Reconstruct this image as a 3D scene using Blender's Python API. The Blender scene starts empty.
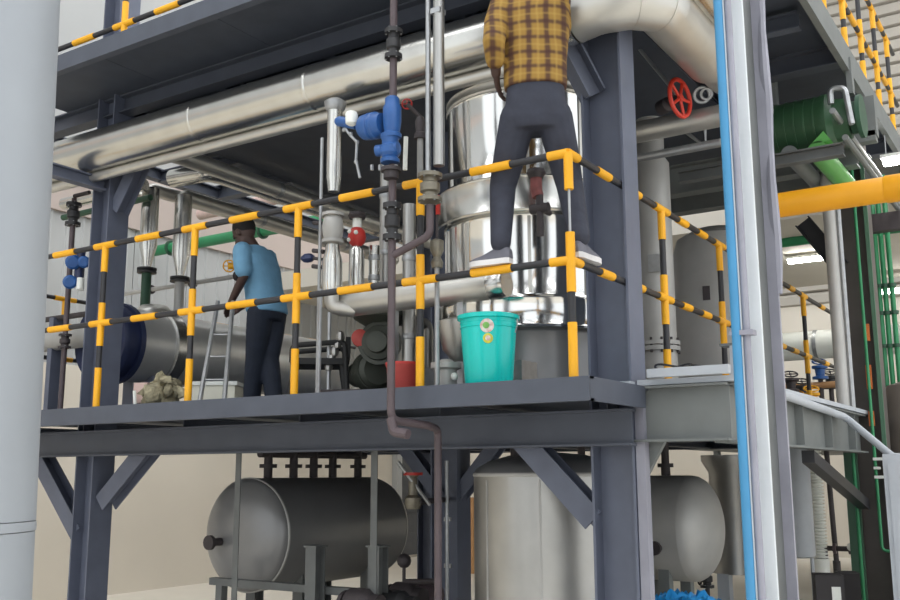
import bpy, bmesh, math, random
from mathutils import Vector as V, Matrix, noise
random.seed(7)
PI = math.pi
S = bpy.context.scene
C = S.collection

# ------------------------------------------------------------------ camera
FPX, PITCH, YAW, ROLL = 969.02, 0.17724905, -0.57726187, -0.00357236
EYE = V((0, 0, 1.6))
fwd = V((math.sin(YAW)*math.cos(PITCH), math.cos(YAW)*math.cos(PITCH), math.sin(PITCH)))
rgt0 = V((math.cos(YAW), -math.sin(YAW), 0)); up0 = rgt0.cross(fwd)
rgt = rgt0*math.cos(ROLL) + up0*math.sin(ROLL); upv = up0*math.cos(ROLL) - rgt0*math.sin(ROLL)
cd = bpy.data.cameras.new('camera'); cam = bpy.data.objects.new('camera', cd); C.objects.link(cam)
cd.sensor_width = 36; cd.lens = 36*FPX/900; cd.clip_start = 0.05; cd.clip_end = 200
m = Matrix((rgt, upv, -fwd)).transposed().to_4x4(); m.translation = EYE
cam.matrix_world = m
S.camera = cam
def ray(x, y): return rgt*((x-450)/FPX) + upv*((300-y)/FPX) + fwd
def at(x, y, ax, val):                       # pixel -> point on the plane ax = val
    d = ray(x, y); i = 'XYZ'.index(ax); return EYE + d*((val-EYE[i])/d[i])
def dep(x, y, t): return EYE + ray(x, y)*t   # pixel -> point at depth t
def onz(x, t, z):                            # standing at height z, under pixel column x at depth t
    p = dep(x, 400, t); return V((p.x, p.y, z))

# ------------------------------------------------------------------ light
S.view_settings.view_transform = 'Standard'; S.view_settings.look = 'None'
S.view_settings.gamma = 1; S.view_settings.use_curve_mapping = False
S.view_settings.exposure = 0.33
w = bpy.data.worlds.new('daylight'); S.world = w; w.use_nodes = True
bg = w.node_tree.nodes['Background']; bg.inputs[0].default_value = (0.93, 0.97, 1.0, 1); bg.inputs[1].default_value = 1.2
SKYLIGHT = 3.0

# ------------------------------------------------------------------ materials
def lin(c):
    return tuple(((v/255)/12.92 if v/255 <= .04045 else ((v/255+.055)/1.055)**2.4) for v in c)
M = {}
def mat(name, col, rough=.5, metal=0., var=.12, vscale=6., bump=0., bscale=40., col2=None, emit=0., alpha=None, stretch=None):
    m = bpy.data.materials.new(name); m.use_nodes = True; nt = m.node_tree; b = nt.nodes['Principled BSDF']
    L = nt.links; c = lin(col)
    tc = nt.nodes.new('ShaderNodeTexCoord'); src = tc.outputs['Object']
    if stretch:
        mp = nt.nodes.new('ShaderNodeMapping'); mp.inputs['Scale'].default_value = stretch
        L.new(src, mp.inputs[0]); src = mp.outputs[0]
    n = nt.nodes.new('ShaderNodeTexNoise'); n.inputs['Scale'].default_value = vscale; n.inputs['Detail'].default_value = 5
    L.new(src, n.inputs['Vector'])
    r = nt.nodes.new('ShaderNodeMapRange'); r.inputs[1].default_value = .3; r.inputs[2].default_value = .7
    L.new(n.outputs[0], r.inputs[0])
    mx = nt.nodes.new('ShaderNodeMix'); mx.data_type = 'RGBA'
    c2 = lin(col2) if col2 else tuple(v*(1-2*var) for v in c)
    mx.inputs[6].default_value = (*c, 1); mx.inputs[7].default_value = (*c2, 1)
    L.new(r.outputs[0], mx.inputs[0]); L.new(mx.outputs[2], b.inputs['Base Color'])
    b.inputs['Roughness'].default_value = rough; b.inputs['Metallic'].default_value = metal
    if bump:
        n2 = nt.nodes.new('ShaderNodeTexNoise'); n2.inputs['Scale'].default_value = bscale
        L.new(src, n2.inputs['Vector'])
        bp = nt.nodes.new('ShaderNodeBump'); bp.inputs['Strength'].default_value = bump; bp.inputs['Distance'].default_value = .02
        L.new(n2.outputs[0], bp.inputs['Height']); L.new(bp.outputs[0], b.inputs['Normal'])
    if emit:
        b.inputs['Emission Color'].default_value = (*c, 1); b.inputs['Emission Strength'].default_value = emit
    M[name] = m; return m
mat('navy_shaded', (78, 83, 95), .5, 0, .08)  # darker copy of the navy paint, shade on edges and beams put into colour
mat('navy', (100, 106, 123), .5, 0, .08)                       # painted structural steel
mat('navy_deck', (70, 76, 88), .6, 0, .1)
mat('grey_steel', (114, 118, 117), .55, 0, .08)
mat('light_steel', (182, 187, 194), .5, 0, .07, 3, .1, 14)
mat('purple_steel', (150, 150, 162), .5, 0, .1, 5, .25, 9)
mat('clad', (214, 213, 208), .24, 1, .06, 5, .22, 3.2)        # aluminium cladding
mat('clad_soft', (206, 204, 198), .36, .75, .06, 5, .15, 4)
mat('clad_bright', (206, 206, 204), .3, .5, .06, 5, .15, 4)
mat('clad_mirror', (226, 226, 224), .13, 1, .04, 3, .35, 2.2, stretch=(1, 1, .22))
mat('stainless', (176, 175, 172), .38, .9, .08, 4, .08, 5)
mat('stainless_dull', (184, 183, 180), .5, .25, .08, 4, .05, 5)
mat('tank_dark', (136, 136, 137), .32, .3, .06, 3, .05, 4)
mat('duct', (152, 157, 163), .5, .1, .06, 2, .05, 3)
mat('galv', (176, 178, 180), .4, .7, .1, 20)
mat('iron', (70, 64, 66), .55, .2, .15, 12)
mat('brown_pipe', (92, 80, 84), .5, .1, .12, 9)
mat('dark_valve', (62, 62, 64), .5, .3, .2, 18)
mat('brass_grey', (138, 132, 118), .45, .6, .15, 20)
mat('blue', (42, 92, 158), .4, 0, .12, 12)
mat('blue_dark', (46, 56, 92), .45, 0, .12, 8)
mat('blue_pipe', (64, 138, 184), .4, 0, .06, 6)
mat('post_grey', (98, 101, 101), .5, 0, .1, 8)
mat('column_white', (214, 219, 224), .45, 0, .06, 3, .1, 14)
mat('green_col', (72, 108, 86), .55, 0, .1, 5)
mat('dark_col', (94, 88, 84), .6, 0, .1, 5)
mat('red', (196, 52, 46), .45, 0, .1, 10)
mat('rust_red', (138, 78, 76), .6, 0, .25, 25)
mat('red_soft', (186, 72, 66), .5, 0, .1, 10)
mat('red_wheel', (214, 62, 44), .45, 0, .1, 10)
mat('yellow', (244, 176, 18), .45, 0, .06, 8)
mat('black', (44, 44, 48), .45, 0, .12, 8)
mat('black_matte', (36, 37, 38), .7, 0, .12, 8)
mat('gas_yellow', (238, 166, 22), .42, 0, .05, 4)
mat('green', (52, 140, 92), .45, 0, .1, 5)
mat('green_dark', (44, 84, 62), .5, 0, .12, 5)
mat('green_bright', (96, 170, 84), .45, 0, .1, 5)
mat('green_motor', (50, 86, 58), .45, 0, .12, 5)
mat('pump_green', (70, 74, 66), .5, .1, .15, 9)
mat('teal', (14, 196, 188), .22, 0, .03, 4)
mat('white_plastic', (232, 234, 228), .45, 0, .03, 5)
mat('cream_box', (226, 224, 208), .6, 0, .06, 6)
mat('sticker_y', (214, 214, 70), .5, 0, .2, 30)
mat('sticker_w', (222, 224, 220), .5, 0, .25, 45, col2=(190, 150, 140))
mat('sticker_g', (120, 184, 90), .5, 0, .2, 40)
mat('wall_cream', (214, 206, 192), .8, 0, .03, .8)
mat('wall_panel', (172, 173, 172), .55, 0, .03, 1)
mat('wall_band', (184, 170, 162), .7, 0, .05, 1)
mat('wall_grey', (168, 162, 152), .7, 0, .04, 1)
mat('slab', (206, 200, 188), .8, 0, .05, 1)
mat('concrete', (226, 219, 206), .65, 0, .06, .9, .1, 30)
mat('roof', (180, 182, 182), .7)
mat('skylight', (250, 252, 255), .5, emit=SKYLIGHT)
mat('lamp', (255, 255, 250), .5, emit=30)
mat('door_dark', (74, 76, 80), .5)
mat('cardboard', (196, 150, 104), .8, 0, .06, 7)
mat('box_black', (46, 42, 44), .6, 0, .1, 6)
mat('orange', (218, 118, 58), .6)
mat('skin', (74, 54, 48), .55, 0, .06, 20)
mat('hair', (26, 22, 22), .8, 0, .2, 90, .5, 200)
mat('blue_shirt', (116, 166, 200), .8, 0, .05, 14, .35, 14)
mat('navy_cloth', (34, 42, 58), .8, 0, .1, 14, .4, 12)
mat('dark_jean', (54, 57, 70), .8, 0, .1, 14, .4, 12)
mat('shoe_grey', (108, 108, 118), .7, 0, .12, 20)
mat('sole_white', (232, 230, 230), .6)
mat('shoe_dark', (40, 42, 48), .6)
mat('rubble', (176, 168, 140), .9, 0, .25, 22, .8, 30, col2=(110, 104, 84))
mat('pinkish', (214, 186, 178), .8, 0, .1, 9)
mat('tarp', (44, 150, 222), .4, 0, .15, 8)
mat('tank_brown', (128, 120, 112), .5, .3, .1, 4)
mat('eye', (20, 18, 18), .3)
mat('lip', (84, 50, 48), .5)
mat('pane', (246, 250, 252), .4)
def plaid():
    m = bpy.data.materials.new('plaid'); m.use_nodes = True; nt = m.node_tree; L = nt.links; b = nt.nodes['Principled BSDF']
    tc = nt.nodes.new('ShaderNodeTexCoord'); sp = nt.nodes.new('ShaderNodeSeparateXYZ')
    mp = nt.nodes.new('ShaderNodeMapping'); mp.inputs['Rotation'].default_value = (0, 0, -math.radians(27))
    nz = nt.nodes.new('ShaderNodeTexNoise'); nz.inputs['Scale'].default_value = 7
    L.new(tc.outputs['Object'], nz.inputs['Vector'])
    ad = nt.nodes.new('ShaderNodeVectorMath'); ad.operation = 'MULTIPLY_ADD'; ad.inputs[1].default_value = (.03, .03, .03)
    L.new(nz.outputs['Color'], ad.inputs[0]); L.new(tc.outputs['Object'], ad.inputs[2])
    L.new(ad.outputs[0], mp.inputs[0]); L.new(mp.outputs[0], sp.inputs[0])
    def band(sock, period, off, width, soft=.07):
        a = nt.nodes.new('ShaderNodeMath'); a.operation = 'MULTIPLY_ADD'; a.inputs[1].default_value = 1/period; a.inputs[2].default_value = off
        L.new(sock, a.inputs[0])
        p = nt.nodes.new('ShaderNodeMath'); p.operation = 'PINGPONG'; p.inputs[1].default_value = .5; L.new(a.outputs[0], p.inputs[0])
        r = nt.nodes.new('ShaderNodeMapRange'); r.inputs[1].default_value = width-soft; r.inputs[2].default_value = width+soft
        r.inputs[3].default_value = 1; r.inputs[4].default_value = 0; L.new(p.outputs[0], r.inputs[0]); return r.outputs[0]
    v1 = band(sp.outputs[0], .092, .1, .15); h1 = band(sp.outputs[2], .082, .3, .12)
    col = None; base = (*lin((152, 118, 54)), 1)
    for f, c2, k in ((v1, (70, 42, 38), .85), (h1, (70, 42, 38), .8), (band(sp.outputs[0], .092, .6, .05), (196, 160, 84), .4), (band(sp.outputs[2], .082, .8, .05), (196, 160, 84), .35)):
        mx = nt.nodes.new('ShaderNodeMix'); mx.data_type = 'RGBA'
        mu = nt.nodes.new('ShaderNodeMath'); mu.operation = 'MULTIPLY'; mu.inputs[1].default_value = k; L.new(f, mu.inputs[0]); L.new(mu.outputs[0], mx.inputs[0])
        if col: L.new(col, mx.inputs[6])
        else: mx.inputs[6].default_value = base
        mx.inputs[7].default_value = (*lin(c2), 1); col = mx.outputs[2]
    L.new(col, b.inputs['Base Color']); b.inputs['Roughness'].default_value = .85
    M['plaid'] = m
plaid()

# ------------------------------------------------------------------ mesh builder
def basis(d, ref=None):
    d = d.normalized()
    ref = ref or (V((0, 0, 1)) if abs(d.z) < .95 else V((1, 0, 0)))
    u = ref.cross(d).normalized(); return u, d.cross(u).normalized(), d
class MB:
    def __init__(s): s.v = []; s.f = []; s.mi = []
    def add(s, vs, fs, mi=0):
        o = len(s.v); s.v += [V(p) for p in vs]
        for f in fs: s.f.append([i+o for i in f]); s.mi.append(mi)
        return s
    def box(s, c, size, rz=0, mi=0, rot=None):
        c = V(c); h = V(size)*.5; R = rot or Matrix.Rotation(rz, 3, 'Z')
        vs = [c + R @ V((x*h.x, y*h.y, z*h.z)) for x in (-1, 1) for y in (-1, 1) for z in (-1, 1)]
        return s.add(vs, [(0,1,3,2),(4,6,7,5),(0,4,5,1),(2,3,7,6),(0,2,6,4),(1,5,7,3)], mi)
    def span(s, a, b, mi=0):                # axis-aligned box between two corners
        a, b = V(a), V(b); return s.box((a+b)/2, [abs(b[i]-a[i]) for i in range(3)], 0, mi)
    def tube(s, pts, r, n=14, cap=True, mi=0):
        pts = [V(p) for p in pts]; k = len(pts); rr = r if isinstance(r, (list, tuple)) else [r]*k
        T = []
        for i in range(k):
            a = pts[max(i-1, 0)]; b = pts[min(i+1, k-1)]; T.append((b-a).normalized())
        u, v, _ = basis(T[0]); vs = []
        for i in range(k):
            if i:
                q = T[i-1].rotation_difference(T[i]); u = q @ u; v = q @ v
            vs += [pts[i] + (u*math.cos(2*PI*j/n) + v*math.sin(2*PI*j/n))*rr[i] for j in range(n)]
        fs = [(i*n+j, i*n+(j+1) % n, (i+1)*n+(j+1) % n, (i+1)*n+j) for i in range(k-1) for j in range(n)]
        if cap: fs += [tuple(range(n))[::-1], tuple((k-1)*n+j for j in range(n))]
        return s.add(vs, fs, mi)
    def lathe(s, p, d, prof, n=32, mi=0):   # prof: (distance along d, radius)
        p = V(p); u, v, d = basis(V(d)); vs = []
        for t, r in prof:
            vs += [p + d*t + (u*math.cos(2*PI*j/n) + v*math.sin(2*PI*j/n))*max(r, 1e-4) for j in range(n)]
        k = len(prof)
        fs = [(i*n+j, i*n+(j+1) % n, (i+1)*n+(j+1) % n, (i+1)*n+j) for i in range(k-1) for j in range(n)]
        fs += [tuple(range(n))[::-1], tuple((k-1)*n+j for j in range(n))]
        return s.add(vs, fs, mi)
    def cyl(s, a, b, r, n=20, mi=0, r2=None):
        a, b = V(a), V(b); return s.lathe(a, b-a, [(0, r), ((b-a).length, r if r2 is None else r2)], n, mi)
    def ball(s, c, r, n=12, mi=0, sc=(1, 1, 1), R=None):
        c = V(c); vs = []; k = n//2
        for i in range(k+1):
            ph = PI*i/k
            for j in range(n):
                q = V((math.sin(ph)*math.cos(2*PI*j/n)*sc[0], math.sin(ph)*math.sin(2*PI*j/n)*sc[1], math.cos(ph)*sc[2]))*r
                vs.append(c + (R @ q if R else q))
        fs = [(i*n+j, (i+1)*n+j, (i+1)*n+(j+1) % n, i*n+(j+1) % n) for i in range(k) for j in range(n)]
        return s.add(vs, fs, mi)
    def torus(s, c, d, R, r, n=24, k=8, mi=0):
        c = V(c); u, v, d = basis(V(d)); vs = []
        for i in range(n):
            a = 2*PI*i/n; e = u*math.cos(a)+v*math.sin(a)
            vs += [c + e*(R + r*math.cos(2*PI*j/k)) + d*(r*math.sin(2*PI*j/k)) for j in range(k)]
        return s.add(vs, [(i*k+j, ((i+1) % n)*k+j, ((i+1) % n)*k+(j+1) % k, i*k+(j+1) % k) for i in range(n) for j in range(k)], mi)
    def prof(s, a, b, outline, u, v, mi=0):  # extrude outline (list of (x,y) in u,v) from a to b
        a, b = V(a), V(b); n = len(outline)
        vs = [a + u*x + v*y for x, y in outline] + [b + u*x + v*y for x, y in outline]
        return s.add(vs, [(i, (i+1) % n, n+(i+1) % n, n+i) for i in range(n)] + [tuple(range(n))[::-1], tuple(range(n, 2*n))], mi)
    def hsec(s, a, b, w_, h, hdir, tf=.012, tw=.009, mi=0):   # I section, flanges perpendicular to hdir
        a, b = V(a), V(b); d = (b-a).normalized(); v = V(hdir); v = (v - d*v.dot(d)).normalized(); u = v.cross(d).normalized()
        W, H, t = w_/2, h/2, tw/2
        o = [(-W,-H),(W,-H),(W,-H+tf),(t,-H+tf),(t,H-tf),(W,H-tf),(W,H),(-W,H),(-W,H-tf),(-t,H-tf),(-t,-H+tf),(-W,-H+tf)]
        n = 12; vs = [a + u*x + v*y for x, y in o] + [b + u*x + v*y for x, y in o]
        fs = [(i, (i+1) % n, n+(i+1) % n, n+i) for i in range(n)]
        for k in (0, n):
            for q in ((0,1,2,11),(10,3,4,9),(8,5,6,7),(11,2,3,10),(9,4,5,8)): fs.append(tuple(i+k for i in (q if k else q[::-1])))
        return s.add(vs, fs, mi)
    def build(s, name, mats, parent=None, sharp=35, base=None):
        base = V(parent['_b']) if parent is not None else V(base or (0, 0, 0))
        me = bpy.data.meshes.new(name); me.from_pydata([p-base for p in s.v], [], s.f)
        for k in ([mats] if isinstance(mats, str) else mats): me.materials.append(M[k])
        me.polygons.foreach_set('material_index', s.mi); me.update()
        bm = bmesh.new(); bm.from_mesh(me); bmesh.ops.recalc_face_normals(bm, faces=bm.faces); bm.to_mesh(me); bm.free()
        me.polygons.foreach_set('use_smooth', [True]*len(me.polygons)); me.set_sharp_from_angle(angle=math.radians(sharp))
        o = bpy.data.objects.new(name, me); C.objects.link(o)
        if parent is not None: o.parent = parent; BASE[o.name] = base
        else: o.location = base
        o['_b'] = tuple(base)
        return o
BASE = {}
def tag(o, label, cat, group=None):
    o['label'] = label; o['category'] = cat
    if group: o['group'] = group
    return o
def thing(name, base, label, cat, group=None):
    o = bpy.data.objects.new(name, None); C.objects.link(o); o.location = V(base); o['_b'] = tuple(V(base)); o.empty_display_size = .1
    return tag(o, label, cat, group)
def struct(o): o['kind'] = 'structure'; return o
def bend(pts, R, k=6):                      # round the corners of a polyline
    pts = [V(p) for p in pts]; out = [pts[0]]
    for i in range(1, len(pts)-1):
        a, b, c = pts[i-1], pts[i], pts[i+1]; d1 = (a-b).normalized(); d2 = (c-b).normalized()
        ang = d1.angle(d2)
        if ang > 3.1: out.append(b); continue
        t = min(R/math.tan(ang/2), (a-b).length*.49, (c-b).length*.49); p, q = b+d1*t, b+d2*t
        for j in range(k+1):
            s_ = j/k; out.append(p*(1-s_)**2 + b*(2*s_*(1-s_)) + q*s_**2)
    return out + [pts[-1]]
X, Y, Z = V((1, 0, 0)), V((0, 1, 0)), V((0, 0, 1))

# ================================================================== SETTING
XL, YB, XR = -11.3, 20.0, 12.0
def quick(name, mats, parent=None, **k):
    mb = MB(); return mb
f = struct(MB().span((XL-.3, -8, -.2), (XR, YB+.3, 0)).build('floor', 'concrete'))
wl = struct(MB().span((XL-.25, -8, 0), (XL, YB, 3.05)).build('wall_left', 'wall_cream'))
for i in range(28):                         # sheet panels above the masonry plinth
    y0 = -8 + i
    mb = MB().span((XL-.2, y0, 3.05), (XL-.02, y0+.985, 5.1))
    for k in range(4): mb.prof((XL-.02, y0+.12+.25*k, 3.05), (XL-.02, y0+.12+.25*k, 5.1), [(-.03, 0), (-.015, .025), (.015, .025), (.03, 0)], -Y, X)
    mb.build('panel', 'wall_panel', wl)
MB().span((XL-.2, -8, 5.1), (XL+.05, YB, 6.1)).build('band', 'wall_band', wl)
MB().span((XL-.2, -8, 6.1), (XL-.02, YB, 12)).build('upper_sheeting', 'wall_panel', wl)
MB().span((XL-.02, 4.0, 5.62), (XL+.12, 9.0, 5.72)).build('ledge', 'white_plastic', wl)
wb = struct(MB().span((XL, YB, 0), (XR, YB+.25, 4.9)).build('wall_back', 'wall_cream'))
for i in range(28):
    z0 = 4.9 + i*.26
    MB().prof((XL, YB, z0), (XR, YB, z0), [(0, 0), (-.05, .03), (-.05, .2), (0, .245), (.2, .245), (.2, 0)], Y, Z).build('sheet', 'wall_grey', wb)
struct(MB().span((XL, 11.5, 4.55), (XR, 16.0, 4.85)).build('ceiling', 'slab'))
rf = struct(MB().span((XL, -8, 12), (XR, YB, 12.15)).build('roof', 'roof'))
for i in range(6):
    MB().span((XL+1.4+3.8*i, -7, 11.96), (XL+3.2+3.8*i, YB-1, 11.99)).build('skylight', 'skylight', rf)
# dark gate in the left wall
dp = at(420, 520, 'X', XL+.02)
d1 = struct(MB().span((XL, dp.y-.75, .05), (XL+.06, dp.y+.75, 2.3)).build('door_1', 'door_dark'))
for k in range(6): MB().span((XL+.06, dp.y-.7, .15+k*.36), (XL+.075, dp.y+.7, .47+k*.36)).build('panel', 'door_dark', d1)
for sgn in (-1, 1): MB().span((XL, dp.y+sgn*.83-.08, 0), (XL+.12, dp.y+sgn*.83+.08, 2.4)).build('door_frame', 'wall_panel', d1)

# ================================================================== STEEL PLATFORM
DK, UP = 2.05, 4.72                         # deck levels
pf = thing('steel_platform', (-4.3, 6.5, 0), 'two-storey dark blue-grey steel platform with columns, beams and knee braces', 'platform')
COLX = {'corner': (-2.13, 4.95), 'left': (-6.56, 4.95), 'mid': (-4.3, 6.6), 'bl': (-6.53, 9.6), 'br': (-2.62, 9.6), 'bm': (-4.3, 9.6)}
for k, (cx, cy) in COLX.items():
    mb = MB(); hi = 7.2 if k in ('corner', 'left') else UP-.15
    mb.hsec((cx, cy, 0), (cx, cy, hi), .2, .25 if k != 'left' else .215, X, .014, .01); mb.box((cx, cy, .01), (.36, .36, .02))
    mb.build('column', 'navy', pf)
def beam(a, b, w_=.12, h=.2, name='beam', m_='navy_shaded'): return MB().hsec(a, b, w_, h, Z).build(name, m_, pf)
def knee(a, b, w_=.11, m_='navy'):
    a, b = V(a), V(b); return MB().hsec(a, b, w_*1.2, w_*1.2, Y if abs((b-a).y) < .1 else Z).build('knee_brace', m_, pf)
def chan(a, b, h=.12, out=-Y):              # edge channel
    a, b = V(a), V(b); return MB().prof(a, b, [(0, 0), (.06, 0), (.06, -.012), (.012, -.012), (.012, -h+.012), (.06, -h+.012), (.06, -h), (0, -h)], -out, Z).build('edge_channel', 'navy_shaded', pf)
for z in (DK, UP):
    hb = .2 if z == DK else .15; z1 = z-.12
    XE = -1.93 if z == DK else -1.22
    chan((-7.8, 4.15, z), (XE, 4.15, z), .115 if z == DK else .13)
    # deck plates
    x = -7.8 if z == DK else -7.15
    while x < XE-.05:
        x2 = min(x+1.2, XE)
        for (ya, yb) in ((4.165, 6.15), (6.16, 8.1), (8.11, 9.9)):
            MB().span((x+.003, ya, z-.02), (x2-.003, yb, z-.006)).build('deck_plate', 'navy_deck', pf)
        x = x2
    for yy in (4.95, 7.2, 9.6):
        if z == DK and yy < 5: continue
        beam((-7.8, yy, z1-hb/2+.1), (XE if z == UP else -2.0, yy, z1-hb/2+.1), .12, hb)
    for xx in (-7.7, -6.53, -5.4, -4.3, -3.2, -2.13):
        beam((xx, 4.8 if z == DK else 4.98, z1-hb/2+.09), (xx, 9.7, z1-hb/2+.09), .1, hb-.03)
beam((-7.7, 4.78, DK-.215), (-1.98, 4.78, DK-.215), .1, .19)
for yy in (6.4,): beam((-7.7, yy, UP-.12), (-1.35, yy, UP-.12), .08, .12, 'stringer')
MB().span((-1.945, 4.165, DK-.115), (-1.93, 4.85, DK)).build('edge_channel', 'navy_shaded', pf)
# knee braces below the lower deck
ky = 4.95
def kx(pa, pb): knee(at(*pa, 'Y', ky), at(*pb, 'Y', ky))
kx((598, 520), (524, 438)); kx((106, 503), (152, 446)); kx((82, 533), (38, 450))
knee((-4.38, 6.6, 1.42), (-4.75, 6.6, 1.83), .09); knee((-4.22, 6.6, 1.42), (-3.85, 6.6, 1.83), .09)
# knee brace up at the corner column
knee((-2.2, 4.9, 3.75), (-2.46, 4.6, 4.5), .1); knee((-6.45, 4.95, 3.72), (-6.0, 4.95, 4.4), .1)
MB().span((-6.4, 5.02, 4.47), (-2.2, 9.6, 4.48)).build('void_sheet', 'navy_deck', pf); beam((-6.56, 6.0, 3.7), (-6.56, 6.0, 4.56), .1, .1, 'hanger')  # flat sheet added under the beams to make a dark void
# pipe bracket cantilevered off the left column
MB().hsec((-6.53, 4.3, 3.93), (-6.53, 4.85, 3.93), .09, .1, Z).build('bracket', 'navy', pf)
# right-hand extension of the deck, light grey steel
ex = thing('side_gallery', (-1.7, 6.7, 2.0), 'light grey steel side gallery attached right of the corner column', 'platform')
MB().span((-1.98, 4.86, 2.055), (-1.46, 9.9, 2.085)).build('deck_plate', 'light_steel', ex)
MB().span((-1.90, 4.80, 2.09), (-1.47, 4.84, 2.135)).build('kerb', 'light_steel', ex)
MB().hsec((-2.0, 4.9, 1.905), (-1.5, 4.9, 1.905), .12, .29, Z).build('beam', 'grey_steel', ex)
MB().hsec((-1.53, 4.9, 1.9), (-1.53, 8.35, 1.9), .12, .3, Z).build('beam', 'grey_steel', ex)
for yy in (5.5, 6.3, 7.1, 7.9): MB().span((-1.53, yy, 1.77), (-1.475, yy+.012, 2.03)).build('stiffener', 'grey_steel', ex)
MB().prof((-1.97, 4.93, 1.76), (-1.97, 4.97, 1.76), [(0, 0), (.1, 0), (0, -.17)], X, Z).build('gusset', 'grey_steel', ex)
MB().span((-2.0, 4.86, 0), (-1.95, 4.92, 2.0)).build('post', 'purple_steel', ex)  # pale strip added in place of light on the corner column's flange
MB().span((-2.19, 4.76, 2.05), (-1.98, 4.83, 2.075)).build('lip', 'light_steel', ex)
beamk = MB().hsec((-1.53, 8.25, 1.5), (-1.53, 7.2, 1.8), .1, .12, Z)
bk = at(808, 455, 'X', -1.53); bk2 = at(864, 503, 'X', -1.53)
MB().prof(bk, bk2, [(-.04, -.05), (.04, -.05), (.04, .03), (-.04, .03)], X, Z).build('knee_brace', 'black', ex)

# dark green column behind, right
gc = thing('green_column', (-1.5, 8.5, 0), 'dark column with green flange edges and orange tags, right of the gallery', 'column')
MB().hsec((-1.5, 8.5, 0), (-1.5, 8.5, UP-.2), .26, .3, X, .016, .012).build('shaft', 'dark_col', gc)
for dx in (-.157, .15):
    MB().box((-1.5+dx+(.045 if dx < 0 else 0), 8.36, 2.3), (.1 if dx < 0 else .03, .03, 4.4)).build('flange_edge', 'green_col', gc)
MB().tube([(-1.58, 8.3, .5), (-1.58, 8.3, 4.4)], .014).build('conduit', 'green', gc)
MB().tube(bend([(-1.42, 8.3, 4.4), (-1.42, 8.3, 1.0), (-1.3, 8.3, 1.0)], .04), .012).build('conduit', 'green', gc)
for px, y0, y1 in ((866, 324, 341), (868, 365, 389), (871, 411, 426)):
    a = at(px, y0, 'Y', 8.34); b = at(px, y1, 'Y', 8.34)
    MB().span((a.x-.02, 8.33, b.z), (a.x+.02, 8.36, a.z)).build('tag', 'orange', gc)
a = at(880, 468, 'Y', 8.3); mb = MB()
mb.box((a.x, 8.3, a.z+.07), (.09, .03, .022)); mb.box((a.x, 8.3, a.z-.07), (.09, .03, .022)); mb.box((a.x+.035, 8.3, a.z), (.02, .03, .14)); mb.box((a.x-.02, 8.3, a.z), (.05, .03, .02))
mb.build('clamp', 'white_plastic', gc)

# foreground I column
fc = thing('steel_column', (-1.03, 3.72, 0), 'pale grey steel I-column standing in the foreground beside a blue pipe', 'column')
fx = at(757, 475, 'Y', 3.6).x
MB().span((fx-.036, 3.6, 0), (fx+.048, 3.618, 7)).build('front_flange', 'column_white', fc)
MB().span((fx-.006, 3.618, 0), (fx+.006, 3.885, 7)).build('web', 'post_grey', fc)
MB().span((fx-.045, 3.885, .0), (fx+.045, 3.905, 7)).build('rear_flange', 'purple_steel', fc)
MB().box((fx, 3.75, .012), (.4, .45, .024)).build('base_plate', 'light_steel', fc)
mb = MB(); p0 = [V((fx+.046, 3.90+.012*math.sin(i*1.7), 2.3+i*.16)) for i in range(28)]
mb.tube(p0, [.012+.01*abs(math.sin(i*2.3)) for i in range(28)], 8); mb.build('torn_film', 'purple_steel', fc)
bx = at(740, 475, 'Y', 3.45).x
bp = thing('blue_pipe', (bx, 3.5, 0), 'bright blue vertical pipe clipped to the foreground column', 'pipe')
MB().tube([(bx, 3.5, 0), (bx, 3.5, 6.8)], .017).build('tube', 'blue_pipe', bp)
MB().tube([(bx+.032, 3.52, 0), (bx+.032, 3.52, 6.8)], .014).build('conduit', 'purple_steel', bp)
for zz in (1.0, 2.1, 3.55, 4.8): MB().box((bx+.02, 3.515, zz), (.085, .05, .018)).build('clip', 'purple_steel', bp)

# ================================================================== RAILINGS
def rail_pts(a, b, seg, par, r, name):
    """striped rail a->b: list of (start, end, is_yellow) distances"""
    a, b = V(a), V(b); d = (b-a).normalized(); mb = MB()
    for s0, s1, yl in seg: mb.tube([a+d*s0, a+d*s1], r*1.12 if yl else r*.92, 12, True, 0 if yl else 1)
    return mb.build(name, ['yellow', 'black'], par)
def stripes(L, posts, n=1):
    """yellow +-.11 at each post, one yellow band mid-span"""
    ys = []
    for p in posts: ys.append((p-.11, p+.11))
    for p, q in zip(posts, posts[1:]):
        if q-p > .6:
            for k in range(n): c = p+(q-p)*(k+1)/(n+1); ys.append((c-.12/n**.6, c+.12/n**.6))
    ys = sorted((max(0, a), min(L, b)) for a, b in ys if b > 0 and a < L)
    out = []; t = 0
    for a, b in ys:
        if a > t: out.append((t, a, False))
        out.append((a, b, True)); t = b
    if t < L: out.append((t, L, False))
    return out
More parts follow.
